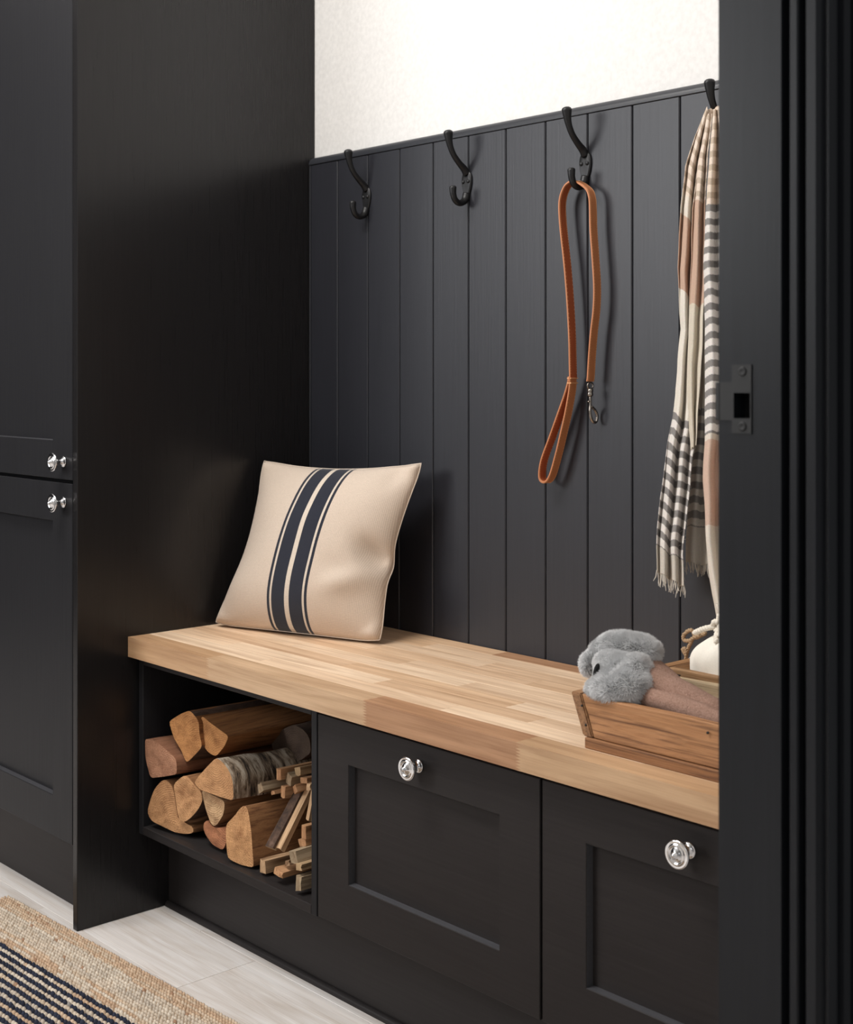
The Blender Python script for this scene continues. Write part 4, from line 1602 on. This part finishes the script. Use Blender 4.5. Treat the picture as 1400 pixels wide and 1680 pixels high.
def stick(label, c, w_, h_, L, d, roll, col, dark=None):
    """kindling: a short split stick with its own rough end"""
    ax = Vector(d).normalized()
    up = Vector((0, 0, 1))
    a = ax.cross(up).normalized() if abs(ax.z) < 0.95 else Vector((1, 0, 0))
    b = a.cross(ax)
    a, b = a * math.cos(roll) + b * math.sin(roll), b * math.cos(roll) - a * math.sin(roll)
    sec = [(-.5, -.5), (.1, -.47), (.5, -.42), (.46, .1), (.5, .5), (0, .46), (-.45, .5), (-.5, 0)]
    sec = [(x + random.uniform(-.05, .05), y + random.uniform(-.05, .05)) for x, y in sec]
    c = Vector(c)
    bm = bmesh.new()
    rs = []
    for s in range(5):
        t = s / 4
        rs.append([bm.verts.new(Vector((x * w_ * (1 - 0.1 * t), y * h_ * (1 - 0.08 * t), L * t + (random.uniform(-.0012, .0012) if s in (0, 4) else 0)))) for x, y in sec])
    for r0, r1 in zip(rs, rs[1:]):
        for k in range(8):
            f = bm.faces.new((r0[k], r0[(k + 1) % 8], r1[(k + 1) % 8], r1[k]))
            if dark is not None and k in dark:
                f.material_index = 2
    for f in (bm.faces.new(rs[0][::-1]), bm.faces.new(rs[-1])):
        f.material_index = 1
    rot = Matrix((a, b, ax)).transposed().to_4x4()
    lowest = min((c + rot.to_3x3() @ v.co).z for v in bm.verts)
    if lowest < SHELF + 0.0006:
        c.z += SHELF + 0.0006 - lowest
    me = bpy.data.meshes.new('kindling_stick')
    bmesh.ops.recalc_face_normals(bm, faces=bm.faces)
    bm.to_mesh(me)
    bm.free()
    for m in (M_STICK, M_END, M_BARK):
        me.materials.append(m)
    o = bpy.data.objects.new('kindling_stick', me)
    COL.objects.link(o)
    o.matrix_world = Matrix.Translation(c) @ rot
    o.color = (*col, 1)
    return tag(o, label, 'kindling', 'split kindling in the log store')


S1, S2, S3, S4 = (0.62, 0.42, 0.25), (0.55, 0.31, 0.16), (0.42, 0.33, 0.22), (0.50, 0.35, 0.20)
K = lambda x, y, yy: PY(*a5(x, y), yy)
stick('bark-faced kindling slat leaning up against the pile', K(240, 1060, -0.372), 0.025, 0.009, 0.125, (0.00, 0.60, 0.80), 0.10, S4, dark=(3, 4, 5, 6))
stick('thin pale kindling slat leaning beside the bark-faced one', K(355, 1080, -0.366), 0.013, 0.010, 0.130, (0.02, 0.56, 0.83), 0.0, S1)
stick('pale squarish kindling block on the shelf beside the big log', K(150, 1280, -0.370), 0.018, 0.0215, 0.085, (0.04, 1, 0.0), 0.05, S1)
stick('flat reddish-topped kindling offcut at the front of the shelf', K(330, 1345, -0.374), 0.024, 0.010, 0.060, (0.02, 1, 0.0), -0.12, S2)
stick('grey weathered kindling stub at the front corner of the shelf', K(560, 1470, -0.378), 0.014, 0.024, 0.09, (0.02, 1, 0.0), 0.0, S3)
stick('thick split kindling stick lying second above the corner stub', K(495, 1165, -0.372), 0.019, 0.019, 0.13, (0.03, 1, 0.05), 0.2, S3)
stick('narrow grey kindling stick just above the corner stub', K(565, 1280, -0.374), 0.016, 0.010, 0.12, (0.02, 1, 0.02), 0.1, S4)
stick('thin dark kindling splinter between the offcut and the thick stick', K(430, 1235, -0.362), 0.012, 0.008, 0.08, (0.05, 1, 0.02), 0.3, (0.34, 0.22, 0.13))
stick('square-ended kindling block against the right side of the store', K(620, 880, -0.345), 0.014, 0.0225, 0.11, (0.02, 1, 0.0), 0.0, S2)
stick('reddish square kindling end highest at the left of the small pile', K(330, 215, -0.335), 0.0145, 0.019, 0.13, (0.05, 1, 0.0), 0.03, S2)
stick('grey kindling end beside the highest reddish one', K(450, 275, -0.328), 0.0155, 0.019, 0.13, (0.05, 1, 0.0), -0.3, S3)
stick('pale kindling end highest at the right of the small pile', K(550, 185, -0.318), 0.016, 0.015, 0.12, (0.1, 1, 0.0), 0.3, S4)
stick('splintered kindling piece under the pale right-hand end', K(620, 285, -0.322), 0.022, 0.009, 0.12, (0.1, 1, 0.0), 0.2, S2)
stick('notched kindling end on top of the big rough-sawn log', K(380, 415, -0.335), 0.0135, 0.0195, 0.14, (0.12, 1, 0.0), 0.0, S2)
stick('grey split kindling wedge resting on the birch bark', K(120, 370, -0.340), 0.018, 0.014, 0.12, (0.14, 1, 0.03), 0.5, S3)
stick('thin kindling splinter below the grey wedge', K(265, 425, -0.335), 0.011, 0.006, 0.11, (0.14, 1, 0.03), 0.3, S2)
stick('long kindling stick lying across behind the leaning slats', K(520, 385, -0.330), 0.014, 0.013, 0.14, (0.12, 1, 0.06), 0.5, S2)
stick('small kindling end at the top right of the leaning slats', K(675, 360, -0.350), 0.011, 0.010, 0.10, (0.0, 1, 0.02), 0.2, S1)
stick('steep pale kindling stick at the right behind the leaning slats', K(690, 740, -0.345), 0.010, 0.009, 0.11, (-0.02, 0.25, 1), 0.2, S1)
stick('dark kindling stick under the square-ended block', K(600, 1000, -0.345), 0.020, 0.012, 0.12, (0.04, 1, 0.05), 0.3, S2)
